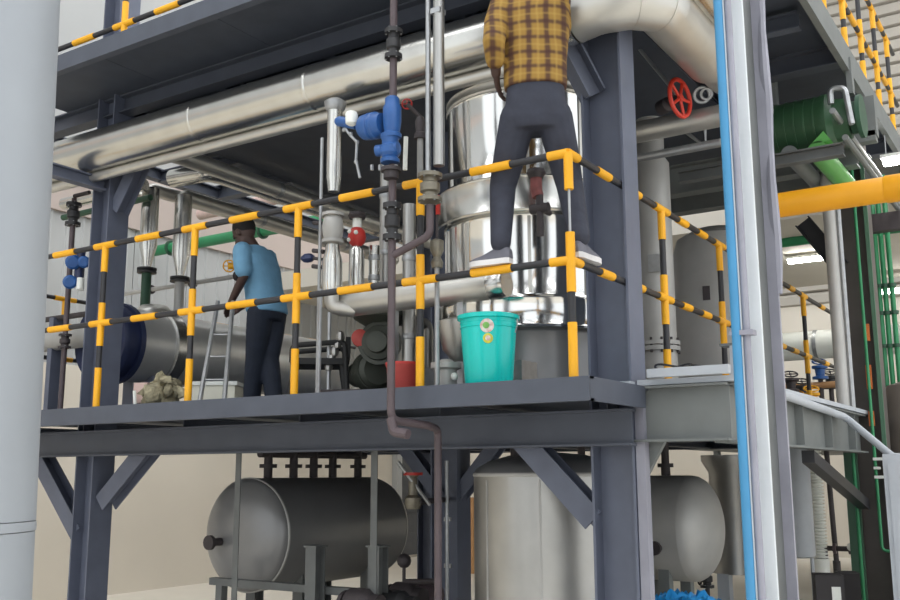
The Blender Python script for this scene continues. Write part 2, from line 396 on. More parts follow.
def railing(name, a, b, posts, z, label, r=.021, top=1.13, mid=.58, low=None, skip_first=False, bands=1, rod=None):
    a, b = V(a), V(b); L = (b-a).length; d = (b-a)/L
    g = thing(name, (a+b)/2 + Z*z, label, 'railing', 'black and yellow guard railings')
    for h, nm in ((top, 'top_rail'), (mid, 'mid_rail')) + (((low, 'toe_rail'),) if low else ()):
        rail_pts(a+Z*(z+h), b+Z*(z+h), stripes(L, posts, bands), g, r, nm)
    for i, p in enumerate(posts):
        if (skip_first and i == 0): continue
        q = a+d*p+Z*z
        if i == rod:         # bare rod between the fittings of the corner post
            rail_pts(q, q+Z*(mid+.14), [(0, .27, True), (.27, mid-.16, False), (mid-.16, mid+.14, True)], g, r, 'post')
            rail_pts(q+Z*(top-.19), q+Z*top, [(0, .19, True)], g, r, 'post_cap'); MB().tube([q+Z*(mid+.13), q+Z*(top-.18)], .007, 8).build('rod', 'galv', g); continue
        rail_pts(q, q+Z*top, [(0, .27, True), (.27, mid-.16, False), (mid-.16, mid+.14, True), (mid+.14, top-.19, False), (top-.19, top, True)], g, r, 'post')
    return g
FX = [-7.43, -6.53, -5.62, -4.72, -3.83, -2.94, -2.04]
railing('guard_railing', (-7.7, 4.22, 0), (-2.04, 4.22, 0), [x+7.7 for x in FX], DK, 'black and yellow guard railing along the front edge of the lower deck', rod=6)
railing('guard_railing', (-2.04, 4.22, 0), (-2.04, 11.6, 0), [0, 1.27, 2.38, 3.5, 4.78, 7.0], DK, 'black and yellow guard railing on the right side, behind the blue pipe', skip_first=True, bands=2)
railing('guard_railing', (-7.7, 4.9, 0), (-7.7, 9.6, 0), [.48, 1.4, 2.4, 3.4, 4.4], DK, 'black and yellow guard railing at the far left end of the lower deck')
railing('guard_railing', (-7.7, 4.22, 0), (-3.0, 4.22, 0), [.3+.92*i for i in range(6)], UP, 'black and yellow guard railing on the upper deck at top left', low=.1)
railing('guard_railing', (-1.27, 4.3, 0), (-1.27, 10.2, 0), [.3+.74*i for i in range(8)], UP, 'black and yellow guard railing on the upper deck at top right', top=1.05, mid=.5)
a = at(785, 277, 'Z', 3.2); b_ = at(862, 322, 'Z', 3.2)
railing('guard_railing', (-1.62, 12.4, 0), (-1.62, 18.0, 0), [.6, 2.2, 3.8, 5.4], DK, 'distant black and yellow guard railing seen beyond the yellow pipe')

# ================================================================== FOREGROUND DUCT (left)
c0 = dep(12, 300, 2.6); g = thing('insulated_duct', (c0.x-.12, c0.y-.06, 0), 'pale grey round duct in the left foreground, cut by the frame', 'duct')
cx, cy = c0.x-.12, c0.y-.06
cx -= rgt0.x*.002; DT = (Z-rgt0*.024).normalized(); D0 = V((cx, cy, 0))+rgt0*.036
MB().lathe(D0, DT, [(0, .215), (1.45, .215)], 48).build('shell', 'duct', g)
MB().lathe(D0+DT*1.452, DT, [(0, .217), (.012, .218), (.024, .217)], 48).build('seam', 'duct', g)
MB().lathe(D0+DT*1.478, DT, [(0, .216), (4.5, .216)], 48).build('shell', 'duct', g)

# ================================================================== BIG HEADER PIPE along the front, elbow, run to the back
PY, PZ, PR = 4.68, 4.154, .160
EX = -1.80
hp = thing('header_pipe', (-4, PY, PZ), 'large shiny aluminium-clad pipe running under the upper deck', 'pipe')
xs = [-8.6, -5.2, -4.1, -2.2]
for p, q in zip(xs, xs[1:]):
    MB().lathe((p+.004, PY, PZ), X, [(0, PR), (q-p-.008, PR)], 40).build('cladding', 'clad', hp)
    MB().lathe((q-.025, PY, PZ), X, [(0, PR+.002), (.006, PR+.003), (.03, PR+.003), (.036, PR+.001)], 40).build('joint_band', 'clad', hp)
el = [V((-2.2, PY, PZ)), V((-2.06, PY+.0, PZ+.02)), V((-1.90, PY+.1, PZ+.05)), V((EX, PY+.26, PZ+.07)), V((EX, PY+.34, PZ+.07))]
MB().tube(el, PR, 40).build('elbow', 'clad_soft', hp)
for k in (1, 2, 3): MB().tube([el[k]-(el[k+1]-el[k-1]).normalized()*.008, el[k]+(el[k+1]-el[k-1]).normalized()*.008], PR*1.012, 40).build('mitre_seam', 'clad_soft', hp)
MB().lathe((EX, PY+.34, PZ+.07), Y, [(0, PR), (5.85-PY-.34, PR)], 40).build('cladding', 'clad_soft', hp)
MB().tube(bend([(EX, 5.86, PZ+.05), (EX, 6.25, PZ+.05), (EX, 6.25, UP+.5)], .15), PR*.72, 32).build('outlet_elbow', 'clad_soft', hp)
p2 = thing('clad_pipe', (-1.45, 7, 4.38), 'second clad pipe running back beside the elbowed header pipe', 'pipe')
MB().lathe((-1.62, 4.6, 4.33), Y, [(0, .075), (1.1, .075)], 28).build('cladding', 'clad', p2)
MB().lathe((-1.62, 5.7, 4.33), Y, [(0, .085), (.06, .085)], 28).build('joint_band', 'clad', p2)

# small clad pipe hanging just beneath the header
p3 = thing('clad_pipe', (-4, 4.66, 3.9), 'thin clad pipe tucked beneath the large header pipe', 'pipe')
MB().lathe((-8.6, 4.74, 3.965), X, [(0, .04), (6.2, .04)], 20).build('cladding', 'clad_soft', p3)

# ================================================================== TALL VESSEL
VC = dep(527, 250, 6.15); VC.z = 0; VR = .50
vs = thing('process_vessel', VC+Z*DK, 'tall shiny aluminium-clad vessel behind the plaid-shirted man', 'vessel')
def ring(z0, z1, r, m_, nm, r2=None, lip=.006):
    MB().lathe((VC.x, VC.y, z0), Z, [(0, r), (.01, r+lip), (.02, r), (z1-z0-.02, r2 or r), (z1-z0-.01, (r2 or r)+lip), (z1-z0, r2 or r)], 72).build(nm, m_, vs)
ring(DK+.02, 2.42, VR, 'tank_dark', 'skirt')
ring(2.42, 2.60, VR*1.16, 'clad_mirror', 'flared_band')
ring(2.60, 3.10, VR*1.04, 'clad_mirror', 'cladding')
ring(3.10, 3.32, VR*1.14, 'clad', 'belt_band')
ring(3.32, 3.88, VR, 'clad_mirror', 'cladding')
ring(3.88, 3.95, VR*1.01, 'clad_soft', 'belt_band')
MB().lathe((VC.x, VC.y, 3.95), Z, [(0, VR*.94), (.08, VR*.84), (.18, VR*.68), (.25, VR*.45), (.28, VR*.2), (.5, .1)], 48).build('head', 'clad_soft', vs)
for k, ang in enumerate((-130, -105, -60, -20)):   # vertical cladding seams
    e = V((math.cos(math.radians(ang)), math.sin(math.radians(ang)), 0))
    for z0, z1, r in ((2.63, 3.08, VR*1.04+.003), (3.35, 3.86, VR+.003)):
        MB().box((VC.x+e.x*r, VC.y+e.y*r, (z0+z1)/2), (.008, .02, z1-z0), math.radians(ang)).build('seam', 'clad_soft', vs)
# foot brackets
for px in (440, 536):
    q = at(px, 372, 'Y', 4.85)
    MB().span((q.x-.035, 4.62, DK), (q.x+.035, 4.8, DK+.16)).build('bracket', 'galv', vs)
# sight gauge / dark instrument on the front of the vessel
ins = thing('dial_instrument', (-2.36, 4.72, 3.0), 'dark instrument with reddish cap hanging between the standing man\'s legs', 'instrument')
ip = at(536, 175, 'Y', 4.72)
MB().lathe(ip+Z*.03, -Z, [(0, .05), (.02, .055), (.05, .04)], 16).build('cap', 'iron', ins)
MB().tube(bend([ip-Z*.02, ip-Z*.09, ip-Z*.13+X*.01], .03), .034).build('body', 'rust_red', ins)
MB().cyl(ip-Z*.12+X*.02, ip-Z*.2+X*.02, .022).build('neck', 'iron', ins)
MB().cyl(ip-Z*.2+X*.02-X*.055, ip-Z*.2+X*.02+X*.055, .028).build('crosspiece', 'iron', ins)
MB().cyl(ip-Z*.2+X*.02, ip-Z*.36+X*.02, .02).build('stem', 'iron', ins)
MB().tube([ip-Z*.2+X*.02, ip-Z*.2+X*.02+Y*.12], .018).build('nozzle', 'iron', ins)

# horizontal clad pipe with blind end in front of the vessel
hz = thing('clad_stub_pipe', (-2.7, 4.6, 2.6), 'horizontal clad pipe ending in a blank cap behind the railing', 'pipe')
pa = at(340, 302, 'Y', 4.62); pb = at(507, 287, 'Y', 4.62); zc = (pa.z+pb.z)/2
MB().lathe((pa.x, 4.62, zc), X, [(0, .075), (.1, .082), (pb.x-pa.x-.1, .078)], 32).build('cladding', 'clad_soft', hz)
MB().lathe((pb.x-.1, 4.62, zc), X, [(0, .082), (.08, .082), (.1, .07)], 32).build('end_cap', 'clad', hz)
for k in (.35, .75):
    MB().span((pa.x+k*(pb.x-pa.x)-.02, 4.6, DK), (pa.x+k*(pb.x-pa.x)+.02, 4.64, zc-.05)).build('support', 'galv', hz)

# ================================================================== VALVES
def flanged_valve(parent, p, d, r, L, m_='dark_valve', nm='valve'):
    p, d = V(p), V(d).normalized()
    mb = MB()
    mb.lathe(p-d*L/2, d, [(0, r*1.9), (L*.14, r*1.9), (L*.14, r*1.1), (L*.3, r*1.15), (L*.36, r*1.55), (L*.64, r*1.55), (L*.7, r*1.15), (L*.86, r*1.1), (L*.86, r*1.9), (L, r*1.9)], 18)
    o = mb.build(nm, m_, parent)
    u, v, _ = basis(d); b = MB()
    for s_ in (-1, 1):
        for k in range(6):
            a = 2*PI*k/6; q = p + d*s_*L*.43 + (u*math.cos(a)+v*math.sin(a))*r*1.6
            b.cyl(q-d*L*.1, q+d*L*.1, r*.16, 6)
    b.build('bolts', 'galv', o)
    return o
def handwheel(parent, c, d, R, m_, spokes=4, nm='handwheel'):
    c, d = V(c), V(d); u, v, n = basis(d); mb = MB(); mb.torus(c, n, R, R*.12, 28, 8); mb.cyl(c-n*R*.12, c+n*R*.12, R*.2, 10)
    for k in range(spokes):
        a = 2*PI*k/spokes; mb.tube([c, c+(u*math.cos(a)+v*math.sin(a))*R], R*.09, 6)
    return mb.build(nm, m_, parent)

# brown condensate line in front of the deck edge: from above, down past the fascia
BY = 4.02
def by(px, py): return at(px, py, 'Y', BY)
bl = thing('brown_pipe', (by(393, 300).x, BY, DK), 'dark brown pipe with check valves dropping past the deck edge', 'pipe')
xa = by(392, 250).x; xb = by(430, 200).x
za = by(392, 420).z
mb = MB(); mb.tube(bend([(xa, BY, 5.2), (xa, BY, za), (xa+.06, BY+.25, za-.02), (at(438, 520, 'Y', 4.5).x, 4.5, za-.03), (at(438, 520, 'Y', 4.5).x, 4.5, 0)], .06), .021, 12); mb.build('drop', 'brown_pipe', bl)
mb = MB(); zj = by(393, 256).z; mb.tube(bend([(xb, BY, by(428, 205).z), (xb, BY, zj+.08), (xa, BY, zj)], .05), .02, 12); mb.build('link', 'brown_pipe', bl)
flanged_valve(bl, (xa, BY, by(391, 222).z), Z, .027, .2)
flanged_valve(bl, (xa, BY, by(391, 45).z), Z, .026, .17)
flanged_valve(bl, (xb, BY, by(429, 188).z), Z, .034, .15, 'brass_grey')
MB().tube(bend([(xa, BY, za+.01), (xa+.02, BY, za-.06), (xa+.11, BY, za-.075)], .03), .026, 10).build('drain_elbow', 'brown_pipe', bl)
# two bright conduits beside it
cp = thing('conduit_pair', (xb, BY, 3.3), 'pair of silver vertical conduits beside the blue valve', 'pipe')
for px, r, m_ in ((439, .03, 'stainless'), (428, .014, 'galv')):
    q = by(px, 165); mb = MB(); mb.tube([(q.x, BY, by(428, 182).z if px == 428 else by(438, 166).z), (q.x, BY, 5.2)], r, 14); mb.build('tube', m_, cp)
MB().box((by(438, 12).x, BY, by(438, 12).z), (.06, .06, .03)).build('coupling', 'galv', cp)

# blue actuated valve on the brown line
bv = thing('actuated_valve', (xa, BY, 3.6), 'bright blue actuated valve with a white filter bowl on the brown pipe', 'valve')
k_ = BY-.03
def q(px, py, y=k_): return at(px, py, 'Y', y)
c = q(384, 122)
MB().lathe(q(392, 138), Z, [(0, .05), (.02, .052), (.03, .042), (.09, .05), (.17, .05), (.19, .04), (.22, .04), (.23, .032)], 20).build('bonnet', 'blue', bv)
mb = MB(); a1, a2 = q(364, 128), q(392, 122); mb.lathe(a1, a2-a1, [(-.02, .05), (.0, .068), (.05, .075), (.06, .066), (.07, .075), (.09, .075), (.1, .066), (.13, .06)], 20); mb.build('actuator', 'blue', bv)
mb = MB(); a1, a2 = q(337, 121), q(366, 126); mb.lathe(a1, a2-a1, [(0, .022), (.02, .03), (.15, .03)], 14); mb.build('yoke', 'blue', bv)
MB().lathe(q(356, 124)-Z*.02-Y*.04, Z, [(0, .018), (.01, .032), (.06, .036), (.075, .03), (.08, .018)], 16).build('filter_bowl', 'white_plastic', bv)
MB().lathe(q(390, 163)-Z*0, Z, [(0, .05), (.02, .052), (.03, .04), (.05, .056), (.09, .056), (.1, .045), (.13, .045), (.14, .052), (.16, .052)], 20).build('body', 'blue', bv)
a1 = q(379, 152); MB().cyl(a1-Y*.02, a1+X*.13-Y*.0, .032, 16).build('side_port', 'blue', bv)
mb = MB()
pts = bend([q(345, 128), q(350, 135), q(357, 142), q(356, 160), q(360, 178)], .02); mb.tube(pts, .008, 8); mb.build('air_line', 'galv', bv)
for px, py in ((344, 130), (351, 134), (357, 142), (356, 162)): MB().ball(q(px, py), .013, 8).build('fitting', 'galv', bv)
for px in (372, 380, 396):
    p = q(px, 165); MB().cyl(p, p-Z*.03, .01, 8).build('bolt', 'galv', bv)
MB().lathe(q(391, 168), -Z, [(0, .055), (.02, .055), (.02, .04), (.06, .04)], 20).build('lower_flange', 'iron', bv)
rv = thing('red_valve', q(407, 105, 4.25), 'small dark valve with a red handwheel behind the blue valve', 'valve')
p = q(407, 104, 4.25); handwheel(rv, p, (p-EYE), .028, 'red', 4); MB().tube([p, p+V((.05, .06, -.07))], .012).build('stem', 'iron', rv)
MB().lathe(p+V((.05, .06, -.2)), Z, [(0, .035), (.03, .035), (.04, .025), (.1, .03), (.13, .02)], 14).build('body', 'iron', rv)
MB().tube([p+V((.05, .06, -.6)), p+V((.05, .06, -.2))], .018, 10).build('pipe_stub', 'stainless', rv)
# clear white sight tube right of the blue body
st = tag(MB().cyl(q(405, 170, 4.2), q(406, 137, 4.2), .013, 12).build('sight_tube', 'white_plastic', base=q(405, 170, 4.2)), 'short white sight tube just right of the blue valve body', 'tube')

# vertical clad riser with ball valve and reducer
RY = 4.5
def ry(px, py): return at(px, py, 'Y', RY)
rp = thing('clad_riser', (ry(333, 200).x, RY, 3), 'bright clad vertical riser with reducer, left of the red valve', 'pipe')
rx = ry(334, 170).x
MB().lathe((rx, RY, ry(333, 192).z), Z, [(0, .035), (.08, .045), (.09, .048), (ry(333, 110).z-ry(333, 192).z, .048)], 24).build('cladding', 'clad', rp)
MB().lathe((rx, RY, ry(333, 112).z), Z, [(0, .05), (.02, .065), (.06, .07), (.08, .04)], 24).build('collar', 'galv', rp)
zv = ry(335, 227).z
MB().lathe((rx, RY, zv-.1), Z, [(0, .068), (.02, .068), (.02, .05), (.04, .06), (.1, .068), (.15, .06), (.17, .05), (.17, .07), (.19, .07)], 24).build('valve_body', 'stainless_dull', rp)
MB().lathe((rx, RY, zv-.09), -Z, [(0, .04), (.06, .045), (.12, .062), (.27, .064), (.34, .05)], 24).build('reducer', 'clad', rp)
MB().tube(bend([(rx, RY, zv-.42), (rx, RY, zv-.5), (rx+.1, RY+.1, zv-.52)], .05), .045, 16).build('elbow', 'clad_soft', rp)
MB().tube([(rx-.085, RY-.02, DK), (rx-.085, RY-.02, 3.7)], .011, 8).build('impulse_line', 'galv', rp)
MB().tube([(rx-.02, RY-.08, DK), (rx-.02, RY-.08, zv-.4)], .012, 8).build('support_rod', 'galv', rp)
for dz in (.03, -.15, -.25): MB().tube([(rx-.06, RY-.01, zv+dz), (rx-.15, RY-.01, zv+dz+.02)], .014, 8).build('branch', 'iron', rp)
MB().ball((rx-.2, RY, zv-.17), .038, 10, sc=(1.4, 1, .8)).build('lever', 'blue_dark', rp)
MB().tube([(rx-.18, RY, zv-.17), (rx-.06, RY, zv-.2)], .01, 8).build('lever_arm', 'iron', rp)
# red flanged valve
rd = thing('red_valve', ry(357, 238), 'red valve on a pale clad pipe, right of the clad riser', 'valve')
rc = at(357, 237, 'Y', 4.75)
mb = MB(); mb.lathe(rc-Z*.06, Z, [(0, .03), (.02, .05), (.06, .06), (.1, .05), (.12, .03)], 16); mb.build('body', 'red', rd)
for a in (.5, 2.2, 3.9): MB().ball(rc+V((.035*math.cos(a), -.05, .035*math.sin(a))), .015, 8).build('bolt', 'white_plastic', rd)
MB().cyl(rc+Z*.06, rc+Z*.12, .03, 16).build('neck', 'white_plastic', rd)
MB().lathe(rc-Z*.06, -Z, [(0, .03), (.03, .05), (.28, .05), (.3, .03)], 20).build('lower_pipe', 'clad', rd)
MB().lathe(rc+Z*.12, Z, [(0, .05), (.02, .06), (.04, .05)], 20).build('hood', 'iron', rd)
# a row of vertical clad pipes behind (between red valve and vessel)
for i, (px, y, r, z0, z1, lb) in enumerate(((374, 4.85, .035, 2.72, 3.05, 'slim clad pipe standing just right of the red valve'), (385, 5.0, .04, 2.72, 3.7, 'dull vertical pipe standing behind the brown check valve'),
        (409, 4.9, .042, DK, 3.3, 'dark clad pipe standing between brown pipe and conduits'))):
    q_ = at(px, 290, 'Y', y); o = thing('standpipe', (q_.x, y, z0), lb, 'pipe')
    MB().lathe((q_.x, y, z0), Z, [(0, r), (z1-z0, r)], 20).build('cladding', 'stainless' if i in (1, 2) else 'clad', o)
    if z0 > DK: MB().tube(bend([(q_.x, y, z0), (q_.x, y, z0-.12), (q_.x+.1, y+.35, z0-.12), (q_.x+.1, y+.35, DK)], .06), r*.98, 16).build('elbow', 'stainless', o)
    for k in (.3, .7): MB().lathe((q_.x, y, z0+(z1-z0)*k), Z, [(0, r*1.02), (.008, r*1.12), (.03, r*1.12), (.038, r*1.02)], 20).build('band', 'galv', o)
# steam trap set at (437, 260)
tr = thing('steam_trap', by(436, 250), 'small silver steam trap with red lever below the conduit pair', 'valve')
p = at(437, 250, 'Y', 4.3)
MB().lathe(p-Z*.1, Z, [(0, .03), (.03, .035), (.06, .02), (.1, .04), (.15, .038), (.16, .02)], 16).build('body', 'brass_grey', tr)
MB().cyl(p+Z*.06, p+Z*.2, .008, 8).build('stem', 'iron', tr)
p_ = at(438, 205, 'Y', 4.3); MB().box(p_, (.018, .02, .11)).build('lever', 'red', tr)
MB().cyl(p-Z*.1, V((p.x, p.y, DK)), .014, 10).build('leg_pipe', 'galv', tr)

# ================================================================== DECK CLUTTER
# bucket
bq = at(489, 384, 'Y', 4.37); B0 = V((bq.x, 4.37, DK))
bk = thing('bucket', B0, 'turquoise plastic bucket with round stickers at the deck edge', 'bucket')
K_ = 1.13
MB().lathe(B0, Z, [(.0, .001), (.0, .108*K_), (.012, .112*K_), (.345, .134*K_), (.35, .146*K_), (.37, .147*K_), (.374, .138*K_), (.366, .132*K_), (.05, .107*K_), (.045, .001)], 48).build('body', 'teal', bk)
for zz in (.30, .325): MB().lathe(B0+Z*zz, Z, [(0, .1315*K_), (.003, .1345*K_), (.008, .1345*K_), (.011, .132*K_)], 48).build('rib', 'teal', bk)
for k, (da, dz, rr, m_) in enumerate(((.0, .300, .036, 'sticker_w'), (.03, .235, .026, 'sticker_y'), (-.03, .302, .017, 'sticker_g'), (.03, .236, .014, 'sticker_w'))):
    vd = (EYE-B0); ang = math.atan2(vd.y, vd.x)+da-.05; zz = dz; rb = (.112+.022*(zz-.012)/.333)*K_
    e = V((math.cos(ang), math.sin(ang), -.08)).normalized(); pc = B0+V((math.cos(ang)*rb, math.sin(ang)*rb, zz))
    MB().lathe(pc-e*.004, e, [(0, rr), (.0065+.0015*k, rr)], 24).build('sticker', m_, bk)
mb = MB(); hp_ = []
for i in range(13):
    a = PI*i/12; hp_.append(B0+V((math.cos(a)*.165, .02+math.sin(a)*.03, .345-math.sin(a)*.13)))
mb.tube(hp_, .003, 6); mb.build('handle', 'galv', bk)
# red container
p = at(400, 388, 'Y', 4.42)
rb = thing('red_container', (p.x, 4.42, DK), 'red plastic container behind the brown pipe on the deck', 'container')
mb = MB(); mb.lathe((p.x, 4.45, DK), Z, [(0, .082), (.01, .086), (.14, .094), (.15, .1), (.165, .1)], 28); mb.build('body', 'red_soft', rb)
MB().lathe((p.x, 4.45, DK+.155), Z, [(0, .103), (.015, .103)], 28).build('rim', 'red', rb)
# grey trap block right of it
p = at(441, 387, 'Y', 4.4)
vb = thing('valve_block', (p.x, 4.42, DK), 'grey metal valve block between red container and turquoise bucket', 'valve')
mb = MB(); mb.lathe((p.x, 4.45, DK), Z, [(0, .05), (.02, .06), (.11, .06), (.12, .085), (.15, .085), (.155, .05), (.17, .03)], 24); mb.build('body', 'stainless_dull', vb)
MB().lathe((p.x+.03, 4.55, DK+.17), Z, [(0, .04), (.06, .1), (.22, .13), (.24, .07)], 24).build('cone', 'stainless', vb)
MB().ball((p.x+.075, 4.42, DK+.07), .022, 10).build('knob', 'white_plastic', vb)
# rag / rubble heap with pinkish carton on the left
p = at(146, 402, 'Y', 4.4)
rg = thing('rubble_heap', (p.x, 4.45, DK), 'lumpy beige heap of rags and scraps at the left deck edge', 'debris')
mb = MB()
for i in range(26):
    t_ = random.random(); rr = .035+.04*random.random()
    mb.ball((p.x+random.gauss(0, .09), 4.5+random.gauss(0, .05), DK+.03+random.random()*.2*(1-abs(t_-.5))), rr, 8, sc=(1.2, 1, .8), R=Matrix.Rotation(random.random()*3, 3, 'Y'))
for v in mb.v: v += V(noise.noise_vector(v*22))*.05
rg2 = mb.build('rags', 'rubble', rg, 80)
MB().box((p.x-.16, 4.5, DK+.11), (.1, .08, .14), .4).build('carton', 'pinkish', rg)
MB().tube([(p.x-.13, 4.42, DK), (p.x-.15, 4.42, DK+.12)], .012, 8).build('stick', 'white_plastic', rg)
# white bin behind the ladder
p = onz(217, 8.0, DK)
wbx = thing('white_crate', p, 'cream white plastic crate on the deck behind the ladder', 'crate')
mb = MB(); mb.box(p+Z*.14, (.36, .28, .26), .55); mb.build('body', 'cream_box', wbx); MB().box(p+Z*.28, (.4, .31, .03), .55).build('lid', 'white_plastic', wbx)
# ladder
ld = thing('step_ladder', onz(210, 6.6, DK), 'thin aluminium ladder leaning beside the blue-shirted worker', 'ladder')
l1, l1t = onz(199, 6.5, DK), dep(216, 312, 7.2); l2, l2t = onz(224, 6.5, DK), dep(232, 312, 7.2)
for k, (a, b_) in enumerate(((l1, l1t), (l2, l2t))):
    MB().tube([a, b_+(b_-a)*.12], .017, 10).build('rail', 'galv', ld)
for k in range(1, 4):
    t_ = k*.24+.02; MB().tube([l1.lerp(l1t, t_), l2.lerp(l2t, t_)], .007, 8).build('rung', 'galv', ld)

# horizontal exchanger lying along the deck, with blue channel head
HX = at(150, 343, 'Y', 5.5); HR = .345
hx = thing('heat_exchanger', (HX.x, 5.3, DK), 'horizontal silver heat exchanger with dark blue end, behind the worker', 'exchanger')
HXx, HXz = HX.x-.44, HX.z+.03
MB().lathe((HXx, 5.32, HXz), Y, [(0, .02), (0, HR*.98), (.03, HR*1.04), (.06, HR*1.04), (.06, HR*.96), (.16, HR*.96), (.16, HR*1.04), (.21, HR*1.04)], 48).build('channel_head', 'blue_dark', hx)
MB().lathe((HXx, 5.53, HXz), Y, [(0, HR*.95), (.36, HR*.95)], 48).build('shell', 'clad_bright', hx)
MB().lathe((HXx, 5.89, HXz), Y, [(0, HR*.96), (.01, HR*1.03), (.13, HR*1.03), (.14, HR*.96)], 48).build('belt_band', 'clad', hx)
MB().lathe((HXx, 6.03, HXz), Y, [(0, HR*.95), (2.4, HR*.95), (2.55, HR*.7), (2.6, .02)], 48).build('shell', 'clad_bright', hx)
for yy in (5.8, 8.0): MB().span((HXx-.2, yy-.05, DK), (HXx+.2, yy+.05, HXz-HR*.8)).build('saddle', 'navy', hx)
# nozzle dome and green neck on top, two clad downcomers above
tp = HXz+HR
def vdrop(px, ytop, ybot, Yp, r, label, neck):
    p = at(px, ybot, 'Y', Yp); zt = at(px, ytop, 'Y', Yp).z
    o = thing('clad_downcomer', (p.x, Yp, p.z), label, 'pipe', 'clad downcomers over the exchanger')
    h = zt-p.z
    MB().lathe(p, Z, [(0, r*.45), (.03, r*.5), (.2, r), (h, r)], 24).build('cladding', 'clad', o)
    MB().lathe(p-Z*.03, Z, [(-.03, r*1.1), (-.012, r*1.1), (-.012, r*.5), (.0, r*.5), (.0, r*1.1), (.018, r*1.1)], 20).build('flange', 'dark_valve', o)
    MB().cyl(p-Z*.06, V((p.x, Yp, neck)), r*.55, 16).build('neck', 'green_dark' if px < 160 else 'stainless_dull', o)
    return o, p, zt
o1, pA, ztA = vdrop(147, 190, 267, 5.9, .082, 'left clad downcomer with tapered foot and green neck above the exchanger', tp-.02)
o2, pB, ztB = vdrop(180, 197, 276, 6.1, .082, 'right clad downcomer with tapered foot above the exchanger', tp-.02)
MB().lathe((pA.x+.07, 5.95, tp-.12), Z, [(0, .22), (.1, .2), (.18, .12), (.2, .02)], 28).build('nozzle_dome', 'clad_soft', hx)
# pipes feeding the downcomers, receding to the back
def runY(pp, r, y1, label, m_='clad', extra=None):
    o = thing('clad_pipe', pp, label, 'pipe')
    pts = ([pp] if extra is None else [extra, pp]) + [V((pp.x, y1, pp.z))]
    MB().tube(bend(pts, .12), r, 20).build('cladding', m_, o)
    for k in (.3, .7): MB().lathe((pp.x, pp.y+(y1-pp.y)*k, pp.z), Y, [(0, r*1.01), (.01, r*1.07), (.05, r*1.07), (.06, r*1.01)], 20).build('joint_band', 'galv', o)
    return o
runY(V((pA.x, 5.9, ztA)), .066, 9.5, 'upper-left clad pipe feeding the left downcomer and running back', 'clad_soft', V((pA.x, 5.9, ztA-.12)))
runY(V((pB.x, 6.1, ztB)), .066, 9.5, 'clad pipe feeding the right downcomer and running back', 'clad_soft', V((pB.x, 6.1, ztB-.12)))
p = at(168, 152, 'Y', 5.2); runY(V((p.x, 5.2, p.z)), .075, 9.5, 'clad pipe high under the deck, above the worker', 'clad_soft')
p = at(210, 172, 'Y', 6.0); o = runY(V((p.x, 6.0, p.z)), .085, 9.5, 'thick clad pipe with bend behind the downcomers', 'clad', V((p.x-.45, 5.95, p.z)))
p = at(60, 185, 'Y', 5.7); 
o = thing('clad_pipe', (-6.7, 5.75, 3.6), 'short clad pipe passing behind the left column', 'pipe')
p = at(130, 188, 'Y', 5.75); MB().lathe((p.x-1.0, 5.75, p.z), X, [(0, .06), (1.2, .06)], 20).build('cladding', 'clad', o)
MB().lathe((p.x-1.0, 5.75, p.z-.14), X, [(0, .03), (1.3, .03)], 14).build('lower_pipe', 'green_dark', o)
# pale pipes with flanges at the foot of the downcomers
o = thing('flanged_pipe', (pA.x, 6, 2.8), 'thin grey flanged pipe running behind the downcomers', 'pipe')
p = at(200, 282, 'Y', 6.3); MB().tube([(p.x-1.2, 6.3, p.z), (p.x+1.0, 6.3, p.z)], .022, 12).build('tube', 'stainless_dull', o)
for k in (-.7, -.1, .5): MB().cyl((p.x+k-.02, 6.3, p.z), (p.x+k+.02, 6.3, p.z), .045, 14).build('flange', 'iron', o)
# green pipe across the back
p = at(230, 237, 'Y', 9.2)
gp = thing('green_pipe', (p.x, 9.2, p.z), 'green painted pipe crossing behind the worker\'s head', 'pipe')
MB().lathe((p.x-2.5, 9.2, p.z), X, [(0, .075), (4.6, .075)], 20).build('tube', 'green', gp)
for k in (-1.2, .6): MB().lathe((p.x+k, 9.2, p.z), X, [(0, .11), (.03, .11)], 20).build('flange', 'green_dark', gp)
for k in (-2.2, 1.9): MB().span((p.x+k, 9.3, p.z-.05), (p.x+k+.05, 9.6, p.z+.3)).build('hanger', 'navy', gp)
pkz = at(215, 214, 'Y', 9.5); o = thing('pink_pipe', (pkz.x, 9.45, pkz.z), 'pale pinkish pipe above the green pipe at the back', 'pipe')
MB().lathe((pkz.x-.2, 9.4, pkz.z), X, [(0, .08), (3, .08)], 20).build('tube', 'pinkish', o)
# yellow valve left of worker
p = dep(229, 266, 8.4)
yv = thing('yellow_valve', p, 'yellow valve handwheel beside the blue-shirted worker', 'valve')
handwheel(yv, p, ray(229, 266)+V((.3, 0, 0)), .05, 'yellow', 5); MB().cyl(p, p+V((.12, .05, 0)), .03, 12).build('body', 'yellow', yv); MB().tube([p+V((.1, .04, 0)), p+V((.45, .1, .02))], .025, 10).build('stem', 'iron', yv)

